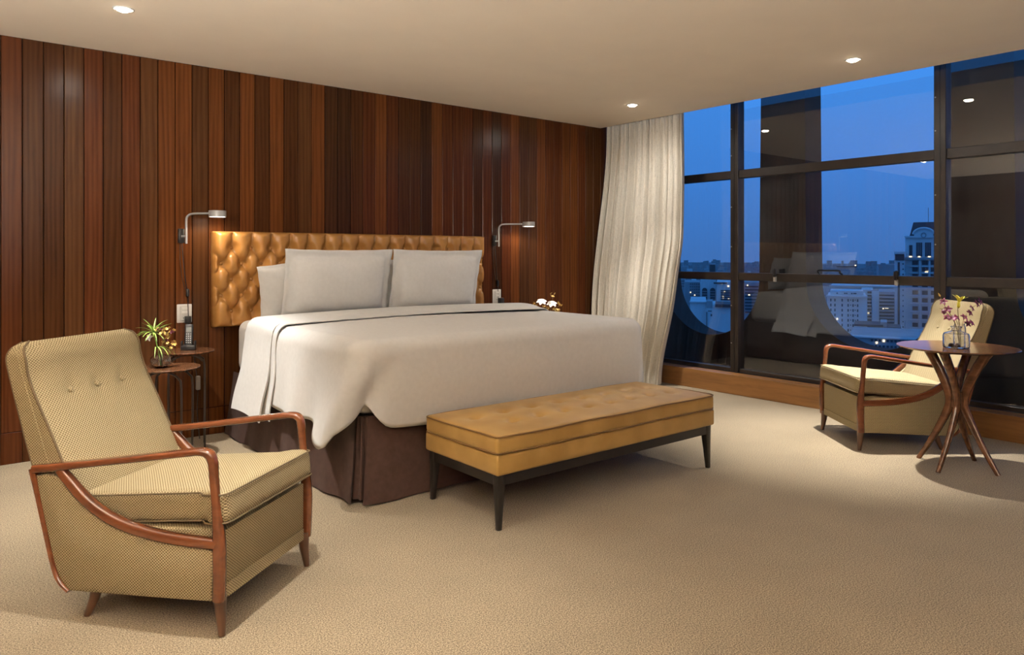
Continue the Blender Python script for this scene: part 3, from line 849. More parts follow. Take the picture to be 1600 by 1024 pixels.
    obj('piping', loop(.047, .0032), M['piping'], cu); obj('piping', loop(-.047, .0032), M['piping'], cu)
    # back: outer shell and front pad, profiles in the side plane
    front = cr([(-.560, .36), (-.585, .43), (-.640, .54), (-.704, .66), (-.765, .77), (-.795, .84), (-.808, .90), (-.828, .940)], 5)
    mid = cr([(-.655, .36), (-.675, .44), (-.715, .545), (-.775, .70), (-.825, .83), (-.85, .90), (-.858, .930)], 5)
    rear = cr([(-.735, .36), (-.752, .44), (-.787, .54), (-.842, .70), (-.890, .85), (-.900, .90), (-.885, .935)], 5)
    def back_piece(fr, re_, xh, topr, crown):
        n = 24; m = max(len(fr), len(re_))
        def samp(L, t_):
            f_ = t_ * (len(L) - 1); i = min(int(f_), len(L) - 2); k = f_ - i; return (L[i][0] * (1 - k) + L[i + 1][0] * k, L[i][1] * (1 - k) + L[i + 1][1] * k)
        rows = 50; g = G(); ring = 0
        for r in range(rows + 1):
            t_ = r / rows; f_ = samp(fr, t_); b_ = samp(re_, t_)
            zz = (f_[1] + b_[1]) / 2
            # rounded upper corners
            dz = .955 - zz; w = xh
            if dz < topr: w = xh - topr + math.sqrt(max(0, topr ** 2 - (topr - dz) ** 2)) * 1.0
            cyc = []
            K = 44
            for k in range(K + 1):
                a = -1 + 2 * k / K; e_ = max(0, 1 - abs(a) ** 6)
                dm = sum(math.exp(-((a * w - bx) ** 2 + (f_[1] - .765) ** 2) / .0011) for bx in (-.13, 0, .13)) * .012 if crown else 0
                cyc.append((a * w, f_[0] + crown * (e_ - 1) - dm, f_[1] + 0))
            for k in range(K + 1):
                a = 1 - 2 * k / K; cyc.append((a * w, b_[0], b_[1]))
            ring = len(cyc); g.v += [P(*c_) for c_ in cyc]
        for r in range(rows):
            for k in range(ring):
                a, b = r * ring + k, r * ring + (k + 1) % ring; g.f.append((a, b, b + ring, a + ring))
        g.f.append(tuple(range(ring))); g.f.append(tuple(rows * ring + k for k in range(ring)))
        return g
    # rolled top: close the profiles over the top
    fr2 = front + [(-.846, .955)]; mi2 = mid + [(-.866, .952)]; re2 = rear + [(-.868, .953)]
    pad = obj('back_cushion', back_piece(fr2, mi2, .283, .05, .014), M['chair'], t, angle=60)
    shell = obj('back_shell', back_piece(mi2, re2, .288, .05, 0.0), M['chair'], t, angle=60)
    for L, xx in ((fr2, .281), (re2, .286)):
        for s in (-1, 1):
            pp = []
            for a, b in L:
                dz = .955 - b; w = xx
                if dz < .05: w = xx - .05 + math.sqrt(max(0, .05 ** 2 - (.05 - dz) ** 2))
                pp.append(P(s * w, a - (.012 if L is fr2 else 0), b))
            obj('piping', sweep(pp, .0042, 6), M['piping'], pad if L is fr2 else shell)
    bme = lathe([(.0125, 0), (.012, .003), (.008, .0055), (0, .0065)], 14)
    for x in (-.13, 0, .13):
        gb = G().merge(bme).rx(-PI / 2 + .48).mv(x, SY - .762 * .95 - .009, .765)
        obj('button', gb, M['chair'], pad)
    return t
def place(o, front_xy, ang):
    """front_xy: floor point under the middle of the front posts; ang: facing direction"""
    f_ = Vector((math.cos(ang), math.sin(ang), 0))
    o.location = (front_xy[0] - f_.x * SY, front_xy[1] - f_.y * SY, 0); o.rotation_euler = (0, 0, ang - PI / 2)
c1 = armchair('beige woven armchair with varnished wooden arms in the left foreground')
A1 = math.radians(-52); W1 = (-math.sin(A1), math.cos(A1))
place(c1, (-4.756 + W1[0] * .27, -2.845 + W1[1] * .27), A1)
c2 = copy_tree(c1); c2['label'] = 'beige armchair with wooden arms by the window behind the round table'
place(c2, (-.597, -2.885), math.radians(141))

# ------------------------------------------------------------------ round walnut table by the window
def round_table():
    t = thing('side_table', 'round walnut table on four crossing splayed legs in front of the far armchair', 'table', (-.698, -3.636, 0))
    zt = .722
    obj('tabletop', lathe([(0, zt - .022), (.24, zt - .022), (.305, zt - .012), (.322, zt - .003), (.320, zt), (.0, zt)], 56), M['walnut'], t, angle=35)
    base = math.radians(-39)
    for k in range(4):
        a = math.radians(-10) + k * PI / 2; c_, s_ = math.cos(a), math.sin(a); pa = a + PI / 2
        # each leg leans in to the waist and out to the foot, passing beside the others
        o_ = .020
        pts = [(.17, zt - .018, .020, .030), (.105, .60, .019, .028), (.050, .48, .018, .026), (.030, .40, .018, .025), (.050, .32, .017, .024), (.135, .15, .015, .018), (.225, 0, .011, .013)]
        q = cr(pts, 5)
        obj('leg', sweep([(r * c_ + o_ * math.cos(pa), r * s_ + o_ * math.sin(pa), z) for r, z, w, h in q], [(w, h) for r, z, w, h in q], 12, side=(math.cos(pa), math.sin(pa), 0), power=2.6), M['walnut'], t)
    obj('hub', lathe([(.0, .355), (.034, .36), (.040, .40), (.034, .45), (0, .455)], 16), M['walnut'], t)
round_table()
ZT = .7222
# ------------------------------------------------------------------ glassware and flowers
def leaf(L, w, curl, n=8, twist=0, up=.9):
    """pointed blade growing from origin along +X, bending"""
    g = G()
    for i in range(n + 1):
        s = i / n; a = up - curl * s
        x = L * s * math.cos(up - curl * s * .5); z = L * s * math.sin(up - curl * s * .5)
        ww = w * math.sin(PI * min(1, .12 + .88 * s)) ** .7 * (1 - s * .15) if s < 1 else .0004
        g.v += [(x, -ww, z + ww * .35), (x, 0, z), (x, ww, z + ww * .35)]
    for i in range(n):
        a = i * 3; g.f += [(a, a + 1, a + 4, a + 3), (a + 1, a + 2, a + 5, a + 4)]
    # underside for thickness
    n0 = len(g.v); g.v += [(p[0], p[1], p[2] - .0008) for p in g.v[:n0]]; g.f += [tuple(n0 + i for i in reversed(q)) for q in list(g.f)]
    return g
def flower(npet, L, w, up, curl):
    g = G()
    for k in range(npet): g.merge(leaf(L, w, curl, 5, up=up).rz(2 * PI * k / npet + .2))
    return g
def look(g, d, p):
    q = Vector(d).to_track_quat('Z', 'Y').to_matrix().to_4x4(); q.translation = Vector(p); return g.xf(q)
def glass_shell(prof, th=.0022):
    return prof + [(max(r - th, 0.0005), z + (th if i == 0 else 0)) for i, (r, z) in reversed(list(enumerate(prof)))]

def jar_with_chocolates(x, y):
    t = thing('glass_jar', 'clear glass bottle jar with wide shoulders standing on the round table', 'jar', (x, y, ZT))
    pr = [(.0, 0), (.066, .0), (.070, .006), (.070, .072), (.064, .086), (.040, .094), (.024, .100), (.022, .112), (.030, .124)]
    obj('body', lathe(pr + [(.028, .124), (.020, .112), (.022, .101), (.040, .092), (.062, .084), (.0675, .072), (.0675, .008), (.0, .005)], 36, False, False), M['glass'], t)
    obj('rim', sweep([(.029 * math.cos(2 * PI * k / 24), .029 * math.sin(2 * PI * k / 24), .124) for k in range(24)], .0022, 6, closed=True), M['glass'], t)
    for i, (dx, dy, lab) in enumerate(((-.020, -.016, 'dark chocolate truffle in the glass jar, the left one'), (.024, -.030, 'dark chocolate truffle in the glass jar, the right one'))):
        g = lathe([(0, 0), (.014, .001), (.0175, .009), (.016, .018), (.010, .024), (0, .026)], 14)
        g.mp(lambda a, b, c: (a * (1 + .06 * math.sin(30 * b + i)), b * (1 + .06 * math.sin(40 * a)), c))
        q = tag(obj('chocolate_truffle', g, M['choco'], None, loc=(x + dx * RGT.x - dy * FWD.x * 1, y + dx * RGT.y - dy * FWD.y * -1 * -1, ZT + .006)), lab, 'chocolate', 'truffles in the jar')
def vase(name, label, x, y, z, prof, water=None):
    t = thing(name, label, 'vase', (x, y, z))
    inner = [(max(r - .0025, .0005), q + (.004 if q < .004 else 0)) for r, q in reversed(prof)]
    obj('body', lathe(prof + inner, 32, False, False), M['glass'], t)
    if water: obj('water', lathe(water, 28), M['water'], t)
    return t
jar_with_chocolates(-.76, -3.655)
vx, vy = -.640, -3.63
vase('bud_vase', 'slim clear glass vase behind the jar on the round table', vx, vy, ZT,
     [(.0, 0), (.030, 0), (.033, .006), (.034, .10), (.030, .120), (.026, .128), (.027, .134)], [(.0, .006), (.029, .006), (.030, .06), (0, .06)])
bq = thing('flower_bouquet', 'yellow lily and purple orchid sprigs standing in the bud vase', 'flowers', (vx, vy, ZT + .02))
def sprig(parent, pts, r=.0016, mat='stem'):
    return obj('stem', sweep(cr(pts, 5), r, 6), M[mat], parent)
U = RGT; V_ = FWD
def R3(a, z, d=0): return (U.x * a + V_.x * d, U.y * a + V_.y * d, z)
sprig(bq, [R3(.01, .0), R3(0, .10), R3(-.01, .19), R3(-.005, .245)], .0022)
lily = look(flower(6, .062, .011, 1.15, .75), (.1, -.15, 1), R3(-.004, .24)); obj('lily_bloom', lily, M['yellow'], bq, angle=None)
obj('lily_bud', look(lathe([(0, 0), (.010, .012), (.008, .035), (0, .05)], 10), (.05, 0, 1), R3(-.006, .205)), M['yellow'], bq)
for path, blooms in ((([R3(.0, .0), R3(-.02, .10), R3(-.055, .17), R3(-.085, .215), R3(-.115, .275)]), [(-.115, .275, 0), (-.100, .245, 1)]),
                     (([R3(0, .0), R3(-.01, .11), R3(-.04, .15), R3(-.085, .155)]), [(-.075, .150, 1), (-.045, .145, 1), (-.02, .148, 1)]),
                     (([R3(0, .0), R3(.02, .12), R3(.055, .19), R3(.10, .225), R3(.125, .24)]), [(.055, .178, 1), (.08, .205, 1), (.10, .232, 2), (.12, .245, 2), (.035, .150, 1)]),
                     (([R3(0, .0), R3(.015, .09), R3(.05, .12)]), [(.065, .118, 1), (.05, .112, 1)]),
                     (([R3(0, .0), R3(-.03, .12), R3(-.09, .19), R3(-.12, .205)]), [(-.095, .185, 3), (-.075, .20, 1)])):
    sprig(bq, path)
    for a, z, kind in blooms:
        d = (U.x * a * 6 + random.uniform(-.3, .3) - V_.x * .8, U.y * a * 6 + random.uniform(-.3, .3) - V_.y * .8, .6)
        if kind == 0: obj('bud', look(lathe([(0, 0), (.006, .008), (.004, .02), (0, .03)], 8), (U.x * a, U.y * a, .2), R3(a, z)), M['gold'], bq)
        elif kind == 3: obj('seed_pod', look(lathe([(0, -.018), (.013, -.006), (.012, .008), (0, .018)], 10), (0, 0, 1), R3(a, z)), M['purple'], bq)
        else: obj('orchid_bloom', look(flower(5, .026 if kind == 1 else .030, .0075, .55, .9), d, R3(a, z, random.uniform(-.015, .015))), M['purple'], bq, angle=None)

# ------------------------------------------------------------------ bedside nest of tables on the left
def rod_table(name, label, x, y, z, r, ang, group=None):
    t = thing(name, label, 'table', (x, y, 0), ang, group=group)
    obj('tabletop', lathe([(0, z - .020), (r * .80, z - .020), (r * .95, z - .013), (r, z - .004), (r * .992, z), (0, z)], 44), M['walnut'], t, angle=35)
    for k in range(2):
        d = r * .62; yy = (-1 if k else 1) * r * .42; top = z - .024
        pts = [(-d, yy, 0), (-d, yy, .1), (-d, yy, top - .10), (-d + .02, yy, top - .035), (-d + .07, yy, top - .004), (0, yy, top), (d - .07, yy, top - .004), (d - .02, yy, top - .035), (d, yy, top - .10), (d, yy, .1), (d, yy, 0)]
        obj('leg_loop', sweep(cr(pts, 6), .0065, 8), M['legrod'], t)
    obj('foot_bar', sweep([(-r * .62, -r * .42, .008), (-r * .62, r * .42, .008)], .0065, 8), M['legrod'], t)
    return t
M['legrod'] = plain('bronze_rod', (.045, .033, .026), .42, metal=.4)
rod_table('nest_table', 'taller small round bedside table carrying the cordless phone', -4.165, -.250, .640, .175, math.radians(-15), 'bedside nest of tables')
rod_table('nest_table', 'lower round bedside table carrying the glass vase, in front', -4.345, -.52, .580, .185, math.radians(-39), 'bedside nest of tables')
rod_table('nest_table', 'round bedside table behind the far side of the bed', -1.06, -.30, .60, .20, math.radians(20))
# cordless phone in its cradle
ph = thing('cordless_phone', 'black cordless phone standing in its charging cradle', 'phone', (-4.150, -.235, .6402), math.radians(-22))
obj('cradle', box(-.046, .046, -.035, .04, 0, .035, .008, 2), M['blackp'], ph)
g = box(-.026, .026, -.012, .012, .0, .150, .009, 3).rx(math.radians(-14)).mv(0, -.006, .022); hs = obj('handset', g, M['blackp'], ph)
def onface(g_): return g_.rx(math.radians(-14)).mv(0, -.006, .022)
obj('screen', onface(box(-.017, .017, -.0135, -.011, .098, .128, .001, 1)), plain('phone_screen', (.07, .08, .08), .2), hs, smooth=False)
for r in range(5):
    for c_ in range(3):
        obj('key', onface(box(-.0155 + c_ * .0125, -.0095 + c_ * .0125, -.0138, -.011, .023 + r * .0142, .0285 + r * .0142, .001, 1)), M['keys'], hs, smooth=False)
for s in (-1, 1): obj('cradle_wing', box(s * .040 - .006, s * .040 + .006, -.030, .02, .03, .06, .004, 2), M['blackp'], ph)
# flower vase on the lower table
vx, vy, vz = -4.388, -.520, .5802
vase('globe_vase', 'small round glass vase on the lower bedside table', vx, vy, vz,
     [(.0, 0), (.030, 0), (.050, .012), (.062, .038), (.058, .062), (.036, .085), (.022, .096), (.020, .112), (.027, .124)], [(0, .005), (.030, .005), (.048, .014), (.058, .038), (.055, .050), (0, .050)])
bq = thing('flower_bouquet', 'spiky green air plant with small golden blossoms in the round vase', 'flowers', (vx, vy, vz + .02))
for k in range(34):
    a = 2 * PI * k / 34 + random.uniform(-.1, .1); up = random.uniform(.1, 1.35); L = random.uniform(.08, .125)
    g = leaf(L, .0042, random.uniform(.5, 1.3), 7, up=up).rz(a).mv(*R3(-.045, .19))
    obj('blade', g, M['green'], bq, angle=None)
for k in range(5):
    a = -1.9 + k * .35 + random.uniform(-.1, .1)
    obj('blade', leaf(random.uniform(.10, .14), .004, 1.7, 7, up=.5).rz(a).mv(*R3(-.03, .10)), M['green'], bq, angle=None)
obj('pale_bloom', look(flower(5, .030, .010, .6, .8), (-U.x * .5 - V_.x, -U.y * .5 - V_.y, .4), R3(-.065, .165)), M['whitep'], bq, angle=None)
sprig(bq, [R3(0, 0), R3(-.02, .10), R3(-.045, .19)], .003, 'green')
for k in range(9):
    a = random.uniform(-.03, .085); z = .12 + random.uniform(0, .12); dd = random.uniform(-.04, .04)
    sprig(bq, [R3(.01 * random.uniform(-1, 1), .0), R3(a * .4, .10, dd * .3), R3(a, z, dd)], .0012)
    for j in range(5):
        p = R3(a + random.uniform(-.018, .018), z + random.uniform(-.025, .012), dd + random.uniform(-.015, .015))
        obj('blossom', look(flower(5, .013, .0042, .7, .9), (random.uniform(-1, 1), random.uniform(-1, 1), .6), p), M['gold'] if (k + j) % 4 else M['purple'], bq, angle=None)
# vase with white orchids on the far bedside table
vx, vy, vz = -1.02, -.34, .6002
vase('bud_vase', 'slender clear vase rising behind the far edge of the bed', vx, vy, vz, [(0, 0), (.024, 0), (.026, .006), (.026, .12), (.021, .145), (.022, .150)], [(0, .006), (.022, .006), (.022, .07), (0, .07)])
bq = thing('flower_bouquet', 'two white orchids with golden sprigs behind the bed', 'flowers', (vx, vy, vz + .02))
for a, z in ((-.075, .225), (.02, .205)):
    sprig(bq, [R3(0, 0), R3(a * .2, .12), R3(a, z - .01)], .0022)
    obj('orchid_bloom', look(flower(6, .052, .021, .25, .6), (-V_.x * .55, -V_.y * .55, .9), R3(a, z - .005)), M['whitep'], bq, angle=None)
for a, z in ((.03, .285), (.10, .205), (-.13, .20), (-.02, .17), (.05, .16), (.075, .145), (-.045, .18)):
    sprig(bq, [R3(0, 0), R3(a * .3, .12), R3(a, z)], .0012)
    for j in range(7):
        p = R3(a + random.uniform(-.022, .022), z + random.uniform(-.03, .012), random.uniform(-.02, .02))
        obj('blossom', look(flower(5, .015, .005, .7, .9), (random.uniform(-1, 1), random.uniform(-1, 1), .6), p), M['gold'], bq, angle=None)

# ------------------------------------------------------------------ wall reading lamps
def wall_lamp(x, L, label):
    t = thing('wall_lamp', label, 'wall lamp', (x, 0, 1.355), group='bedside wall lamps')
    obj('wall_bracket', box(-.019, .019, -.030, -.001, 0, .098, .004, 2), M['black'], t)
    d = Vector((RGT.x, RGT.y, 0)); px, py = .024, -.052
    top = .200
    pts = [(px, py, -.005), (px, py, .05), (px, py, top - .045), (px + d.x * .012, py + d.y * .012, top - .014), (px + d.x * .045, py + d.y * .045, top), (px + d.x * L * .6, py + d.y * L * .6, top + .002), (px + d.x * (L - .05), py + d.y * (L - .05), top + .003)]
    obj('arm', sweep(cr(pts, 6), .0075, 10), M['grey'], t)
    obj('pivot', sweep([(0, -.028, .045), (px, py, .045)], .008, 8), M['grey'], t)
    hx, hy = px + d.x * L, py + d.y * L
    hd = obj('lamp_head', lathe([(0, top + .022), (.054, top + .022), (.057, top + .019), (.057, top - .022), (.053, top - .022), (.053, top - .016), (0, top - .016)], 32).mv(hx, hy, 0), M['grey'], t, angle=40)
    obj('lens', lathe([(.052, top - .0165), (.050, top - .020), (0, top - .021)], 28, True, False).mv(hx, hy, 0), M['lamplens'], hd)
    ld = bpy.data.lights.new('reading_light', 'SPOT'); ld.energy = LAMP_W; ld.color = (1.0, .80, .58); ld.spot_size = math.radians(168); ld.spot_blend = .35; ld.shadow_soft_size = .04
    lo = bpy.data.objects.new('reading_light', ld); COL.objects.link(lo); lo.parent = t; lo.location = (hx, hy, top - .026)
    # supply cord with inline switch
    cord = cr([(0.005, -.02, 0), (.012, -.022, -.12), (.028, -.015, -.26), (.040, -.012, -.335), (.045, -.012, -.37), (.046, -.012, -.46), (.050, -.014, -.60), (.056, -.02, -.72)], 6)
    obj('cord', sweep(cord, .003, 6), M['black'], t)
    cord2 = cr([(-.006, -.012, 0), (-.004, -.010, -.14), (.016, -.008, -.28), (.036, -.012, -.335)], 6)
    obj('cord', sweep(cord2, .0018, 6), M['black'], t)
    obj('inline_switch', box(.033, .053, -.022, -.004, -.372, -.318, .006, 2), M['blackp'], t)
    return t
LAMP_W = 8.5
wall_lamp(-4.139, .214, 'slim grey swing arm reading lamp on the wall left of the headboard')
wall_lamp(-1.415, .275, 'slim grey swing arm reading lamp on the wall right of the headboard')

# ------------------------------------------------------------------ wall sockets
def wall_plate(x, z, label, plugged):
    t = thing('wall_plate', label, 'socket', (x, 0, z), group='bedside wall sockets')
    obj('cover', box(-.049, .049, -.010, -.0005, 0, .128, .005, 2), M['white'], t)
    obj('insert', box(-.030, .030, -.013, -.009, .012, .116, .003, 1), plain('pale_insert', (.60, .58, .54), .4), t, smooth=False)
    for zz in (.088, .062): obj('switch_key', box(-.020, .020, -.0165, -.012, zz, zz + .02, .002, 1), M['white'], t, smooth=False)
    for dx in (-.007, .007): obj('socket_hole', box(dx - .0022, dx + .0022, -.0155, -.0125, .030, .036), M['black'], t, smooth=False)
wall_plate(-4.116, .803, 'white wall socket plate above the cordless phone', True)
wall_plate(-1.380, .825, 'white wall socket plate right of the headboard, half hidden', False)
pg = thing('plug_adapter', 'black power plug pushed into the wall socket by the phone', 'plug', (-4.102, -.019, .815))
obj('plug_body', box(-.019, .019, -.040, 0, -.016, .034, .005, 2), M['blackp'], pg)
obj('plug_cable', sweep(cr([(0, -.02, -.014), (0, -.03, -.06), (.02, -.05, -.16), (.035, -.07, -.3), (.05, -.08, -.45), (.04, -.10, -.62), (.05, -.12, -.80)], 6), .0032, 6), M['black'], pg)
obj('cable_block', box(.035, .062, -.10, -.075, -.47, -.375, .004, 1), M['grey'], pg, smooth=False)
ad = thing('charger', 'small black charger in the far socket beside the headboard', 'charger', (-1.352, -.013, .82))
obj('charger_body', box(-.024, .024, -.045, 0, -.012, .055, .008, 2), M['blackp'], ad)
obj('charger_cable', sweep(cr([(0, -.02, -.01), (.02, -.05, -.08), (.08, -.09, -.16), (.16, -.16, -.215)], 5), .003, 6), M['black'], ad)

# ------------------------------------------------------------------ curtain
def curtain():
    t = thing('curtain', 'heavy natural linen curtain gathered beside the window', 'curtain', (.05, -.5, 0))
    top = 2.98; NU, NV = 260, 44
    ph_ = [random.uniform(0, 6.28) for _ in range(6)]
    def fn(u, v):
        z = top * (1 - v) + .012 * v
        h = 1 - z / 2.6
        # right (free) edge swings back toward the wall lower down
        yr = -1.045 + .012 * sstep(1.9, 2.6, z) + .075 * sstep(1.5, .9, z) + .20 * sstep(1.05, .0, z) ** 1.0
        yl = -.022
        w = u + .012 * math.sin(9 * u + ph_[0]) * (.4 + h)
        y = yl + (yr - yl) * w
        base = .055 - .19 * sstep(2.6, .7, z) * (1 - u) ** 1.1 - .03 * sstep(2.4, .6, z)
        f1 = math.sin(2 * PI * 13 * u + 1.4 * math.sin(4 * u + ph_[1]) + .25 * h)
        f2 = math.sin(2 * PI * 29 * u + ph_[2] + .8 * math.sin(2.2 * v + 3 * u)); f3 = math.sin(2 * PI * 5 * u + ph_[3])
        f4 = math.sin(2 * PI * 47 * u + ph_[4] + 1.2 * math.sin(3 * v))
        amp = (.034 + .020 * h) * (1 + .45 * math.sin(2 * PI * 2.3 * u + ph_[5]))
        x = base + amp * f1 * (.8 + .3 * f3) + .014 * f2 + .006 * f4 * (1.2 - h)
        y += .010 * math.cos(2 * PI * 13 * u) + .003 * f2
        return (x - .05, y + .5, z)
    g = surf(fn, NU, NV); n0 = len(g.v); g.v += [(p[0] + .003, p[1], p[2]) for p in g.v[:n0]]; g.f += [tuple(n0 + i for i in reversed(q)) for q in list(g.f)]
    R = NV + 1
    for j in range(NV): g.f.append((j, j + 1, n0 + j + 1, n0 + j)); a = NU * R + j; g.f.append((a, n0 + a, n0 + a + 1, a + 1))
    obj('drape', g, M['curtain'], t, angle=None)
    obj('curtain_rail', box(-.03, .03, -.6, .48, top, top + .03, .003, 1), M['trim'], t, smooth=False)
    # stitched side hem
    hem = [fn(.985, k / 30) for k in range(31)]
    obj('side_hem', sweep([(p[0] - .003, p[1], p[2]) for p in hem], .0022, 5), M['curtain'], t)
curtain()
# ------------------------------------------------------------------ the city outside
ZG = -48.0
tag(obj('city_ground', box(20, 4200, -2600, 3200, ZG - 1, ZG), M['ground'], smooth=False), 'city ground far below the window', kind='structure')
CAM_ROT = math.atan2(RGT.y, RGT.x)
unit_win = mesh_of('window', box(-.5, .5, -.5, .5, -.5, .5), M['bwin'], False)
unit_lit = mesh_of('lit_window', box(-.5, .5, -.5, .5, -.5, .5), M['blit'], False)
class Bld:
    """a building whose face is described by view angles at its own distance D"""
    def __init__(s, label, x0, x1, yt, D, mat, depth=14, name='building', rot=0.0, group=None):
        s.D = D; s.k = D / F_PX; xm = (x0 + x1) / 2; s.xm = xm
        s.w = (x1 - x0) * s.k; s.top = 1.27 - (yt - HORIZON) * s.k
        th = math.atan((xm - CX_PX) / F_PX); s.kx = s.k * math.cos(th); s.w *= math.cos(th)
        c_ = CAM + FWD * D + RGT * ((xm - CX_PX) * s.k)
        s.t = thing(name, label, 'building', (c_.x, c_.y, ZG), CAM_ROT - th, group=group)
        s.depth = depth
        s.body = obj('walls', box(-s.w / 2, s.w / 2, 0, depth, 0, s.top - ZG), mat, s.t, smooth=False)
    def X(s, px): return (px - s.xm) * s.kx
    def Zl(s, py): return 1.27 - (py - HORIZON) * s.k - ZG
    def slabpx(s, name, x0, x1, y0, y1, mat, out=.25, back=0.0):
        return obj(name, box(s.X(x0), s.X(x1), -out, .1 + back, s.Zl(y1), s.Zl(y0)), mat, s.t, smooth=False)
    def win(s, px, py, w, h, lit=False):
        o = obj('window', unit_lit if lit else unit_win, None, s.t, loc=(s.X(px), 0, s.Zl(py))); o.scale = (w * s.kx, .25, h * s.k)
        return o
    def grid(s, xs, ys, w, h, lit=()):
        for i, x in enumerate(xs):
            for j, y in enumerate(ys): s.win(x, y, w, h, (i, j) in lit)
def lin(a, b, n): return [a + (b - a) * i / (n - 1) for i in range(n)]

# corner tower with a slate mansard roof
b = Bld('pale tower with slate mansard roof and round attic window by the window frame', 1413.5, 1512, 369.5, 150, M['bwhite'], 14, 'tower')
r = G(); x0, x1 = b.X(1420), b.X(1512); z0, z1 = b.Zl(370), b.Zl(346); xa = b.X(1426)
r.add([(x0, .6, z0), (x1, .6, z0), (x1, 13, z0), (x0, 13, z0), (xa, 3.0, z1), (x1, 3.0, z1), (x1, 10.5, z1), (xa, 10.5, z1)], [(0, 1, 5, 4), (1, 2, 6, 5), (2, 3, 7, 6), (3, 0, 4, 7), (4, 5, 6, 7), (0, 3, 2, 1)])
obj('mansard_roof', r, M['broof'], b.t, smooth=False)
gab = [(b.X(1427), b.Zl(372))] + [(b.X(1443 + 15 * math.cos(PI - PI * k / 14)), b.Zl(366 - 9 * math.sin(PI * k / 14))) for k in range(15)] + [(b.X(1459), b.Zl(372))]
gb = obj('gable', slab(gab, 'y', -.5, 1.2), M['bwhite'], b.t, smooth=False)
arch = [(b.X(1443 + 16.5 * math.cos(PI - PI * k / 20)), -.6, b.Zl(366 - 9.6 * math.sin(PI * k / 20))) for k in range(21)]
obj('gable_moulding', sweep(arch, .25, 6), M['bwhite'], gb)
obj('round_window', sweep([(b.X(1443 + 3.6 * math.cos(2 * PI * k / 20)), -.55, b.Zl(367.5 - 3.6 * math.sin(2 * PI * k / 20))) for k in range(20)], .13, 6, closed=True), M['bgrey'], gb)
b.slabpx('cornice', 1412.5, 1512, 368.5, 371, M['bwhite'], .6)
for x, w, y0, y1 in ((1422.5, 5.2, 383, 400), (1436, 9.5, 379, 401), (1450, 9.5, 379, 401)):
    b.win(x, (y0 + y1) / 2, w, y1 - y0)
    if w > 6:
        for dx in (-1.7, 1.7): b.slabpx('glazing_bar', x + dx - .3, x + dx + .3, y0, y1, M['bgrey'], .2)
b.slabpx('balcony', 1413, 1512, 402.5, 406, M['bgrey'], .9)
for x in (1422, 1436, 1452): b.win(x, 401.3, 4.0, 1.8, True)
for y in (411, 421.5, 432, 446, 458, 470, 483, 496, 509):
    b.slabpx('floor_band', 1421, 1512, y + 4.6, y + 6.4, M['bwhite'], .5)
    for x in (1429.5, 1445, 1459, 1473): b.win(x, y, 9.0, 6.5)
for x in (1437.2, 1452.4, 1467): b.slabpx('pier', x - 1.1, x + 1.1, 404, 560, M['bwhite'], .6)
b.win(1447.5, 425, 4.2, 3.6, True)
obj('antenna', sweep([(b.X(1450), 6, b.Zl(346)), (b.X(1450), 6, b.Zl(322))], .06, 5), M['bgrey'], b.t)
# slim white service tower beside it
b = Bld('slim white stair tower with one dark slot, left of the mansard tower', 1397.5, 1413.4, 396, 149, M['bwhite'], 10, 'stair_tower')
b.slabpx('attic_band', 1399, 1413, 398, 407, M['bdark'], .3)
b.slabpx('roof_slab', 1397, 1414, 393.5, 397, M['bwhite'], .6, 9)
b.slabpx('dark_slot', 1402.6, 1406.0, 410, 560, M['bdark'], .12)
for k in range(15): b.win(1411, 412.5 + k * 8.2, 1.8, 2.2)
# dark balcony block
b = Bld('dark apartment block with stacked balconies between two pale blocks', 1372.5, 1398, 456, 134, M['bgrey'], 12, 'balcony_block')
b.slabpx('side_pier', 1362.5, 1373.5, 456, 560, M['bwhite'], .5)
for k in range(10):
    y = 462 + k * 5.3
    b.slabpx('balcony', 1374, 1397, y + 1.3, y + 3.4, M['bgrey'], .9); b.slabpx('recess', 1374, 1397, y - 1.5, y + 1.3, M['bwin'], .1)
b.win(1385.5, 481.3, 5.5, 2.0, True); b.win(1380.0, 482, 2.2, 2.6, True)
for k in range(12): b.win(1369.5, 462 + k * 5.6, 1.8, 2.4)
# pale classical block
b = Bld('long pale classical apartment block with rows of small windows', 1292, 1354, 463, 128, M['bwhite'], 14, 'classical_block')
b.slabpx('cornice', 1291, 1355, 461.8, 464.2, M['bwhite'], .9); b.slabpx('attic', 1297, 1349, 455, 462, M['bwhite'], -.8, 8)
for x in (1308, 1320, 1323, 1331, 1334.5, 1337): b.win(x, 458.6, 2.6, 2.0)
b.grid((1315.8, 1325.2, 1332.9, 1340), [469.5 + 7.8 * k for k in range(9)], 2.3, 4.2)
b.grid((1329, 1336.2), [469.0 + 7.8 * k for k in range(9)], 1.3, 2.0)
b.grid((1298, 1304.5), [469.5 + 7.8 * k for k in range(9)], 2.3, 4.2)
b.win(1308, 499, 1.7, 2.6, True)
b = Bld('pale block with a dark stair strip behind the classical block', 1346, 1364, 453, 146, M['bwhite'], 12, 'stair_block')
for k in range(11): b.win(1358.5, 457 + 5.4 * k, 6.5, 3.2)
b.slabpx('cornice', 1345, 1366, 463.5, 465.5, M['bgrey'], .6)
b.win(1357, 489.3, 3.0, 2.8, True)
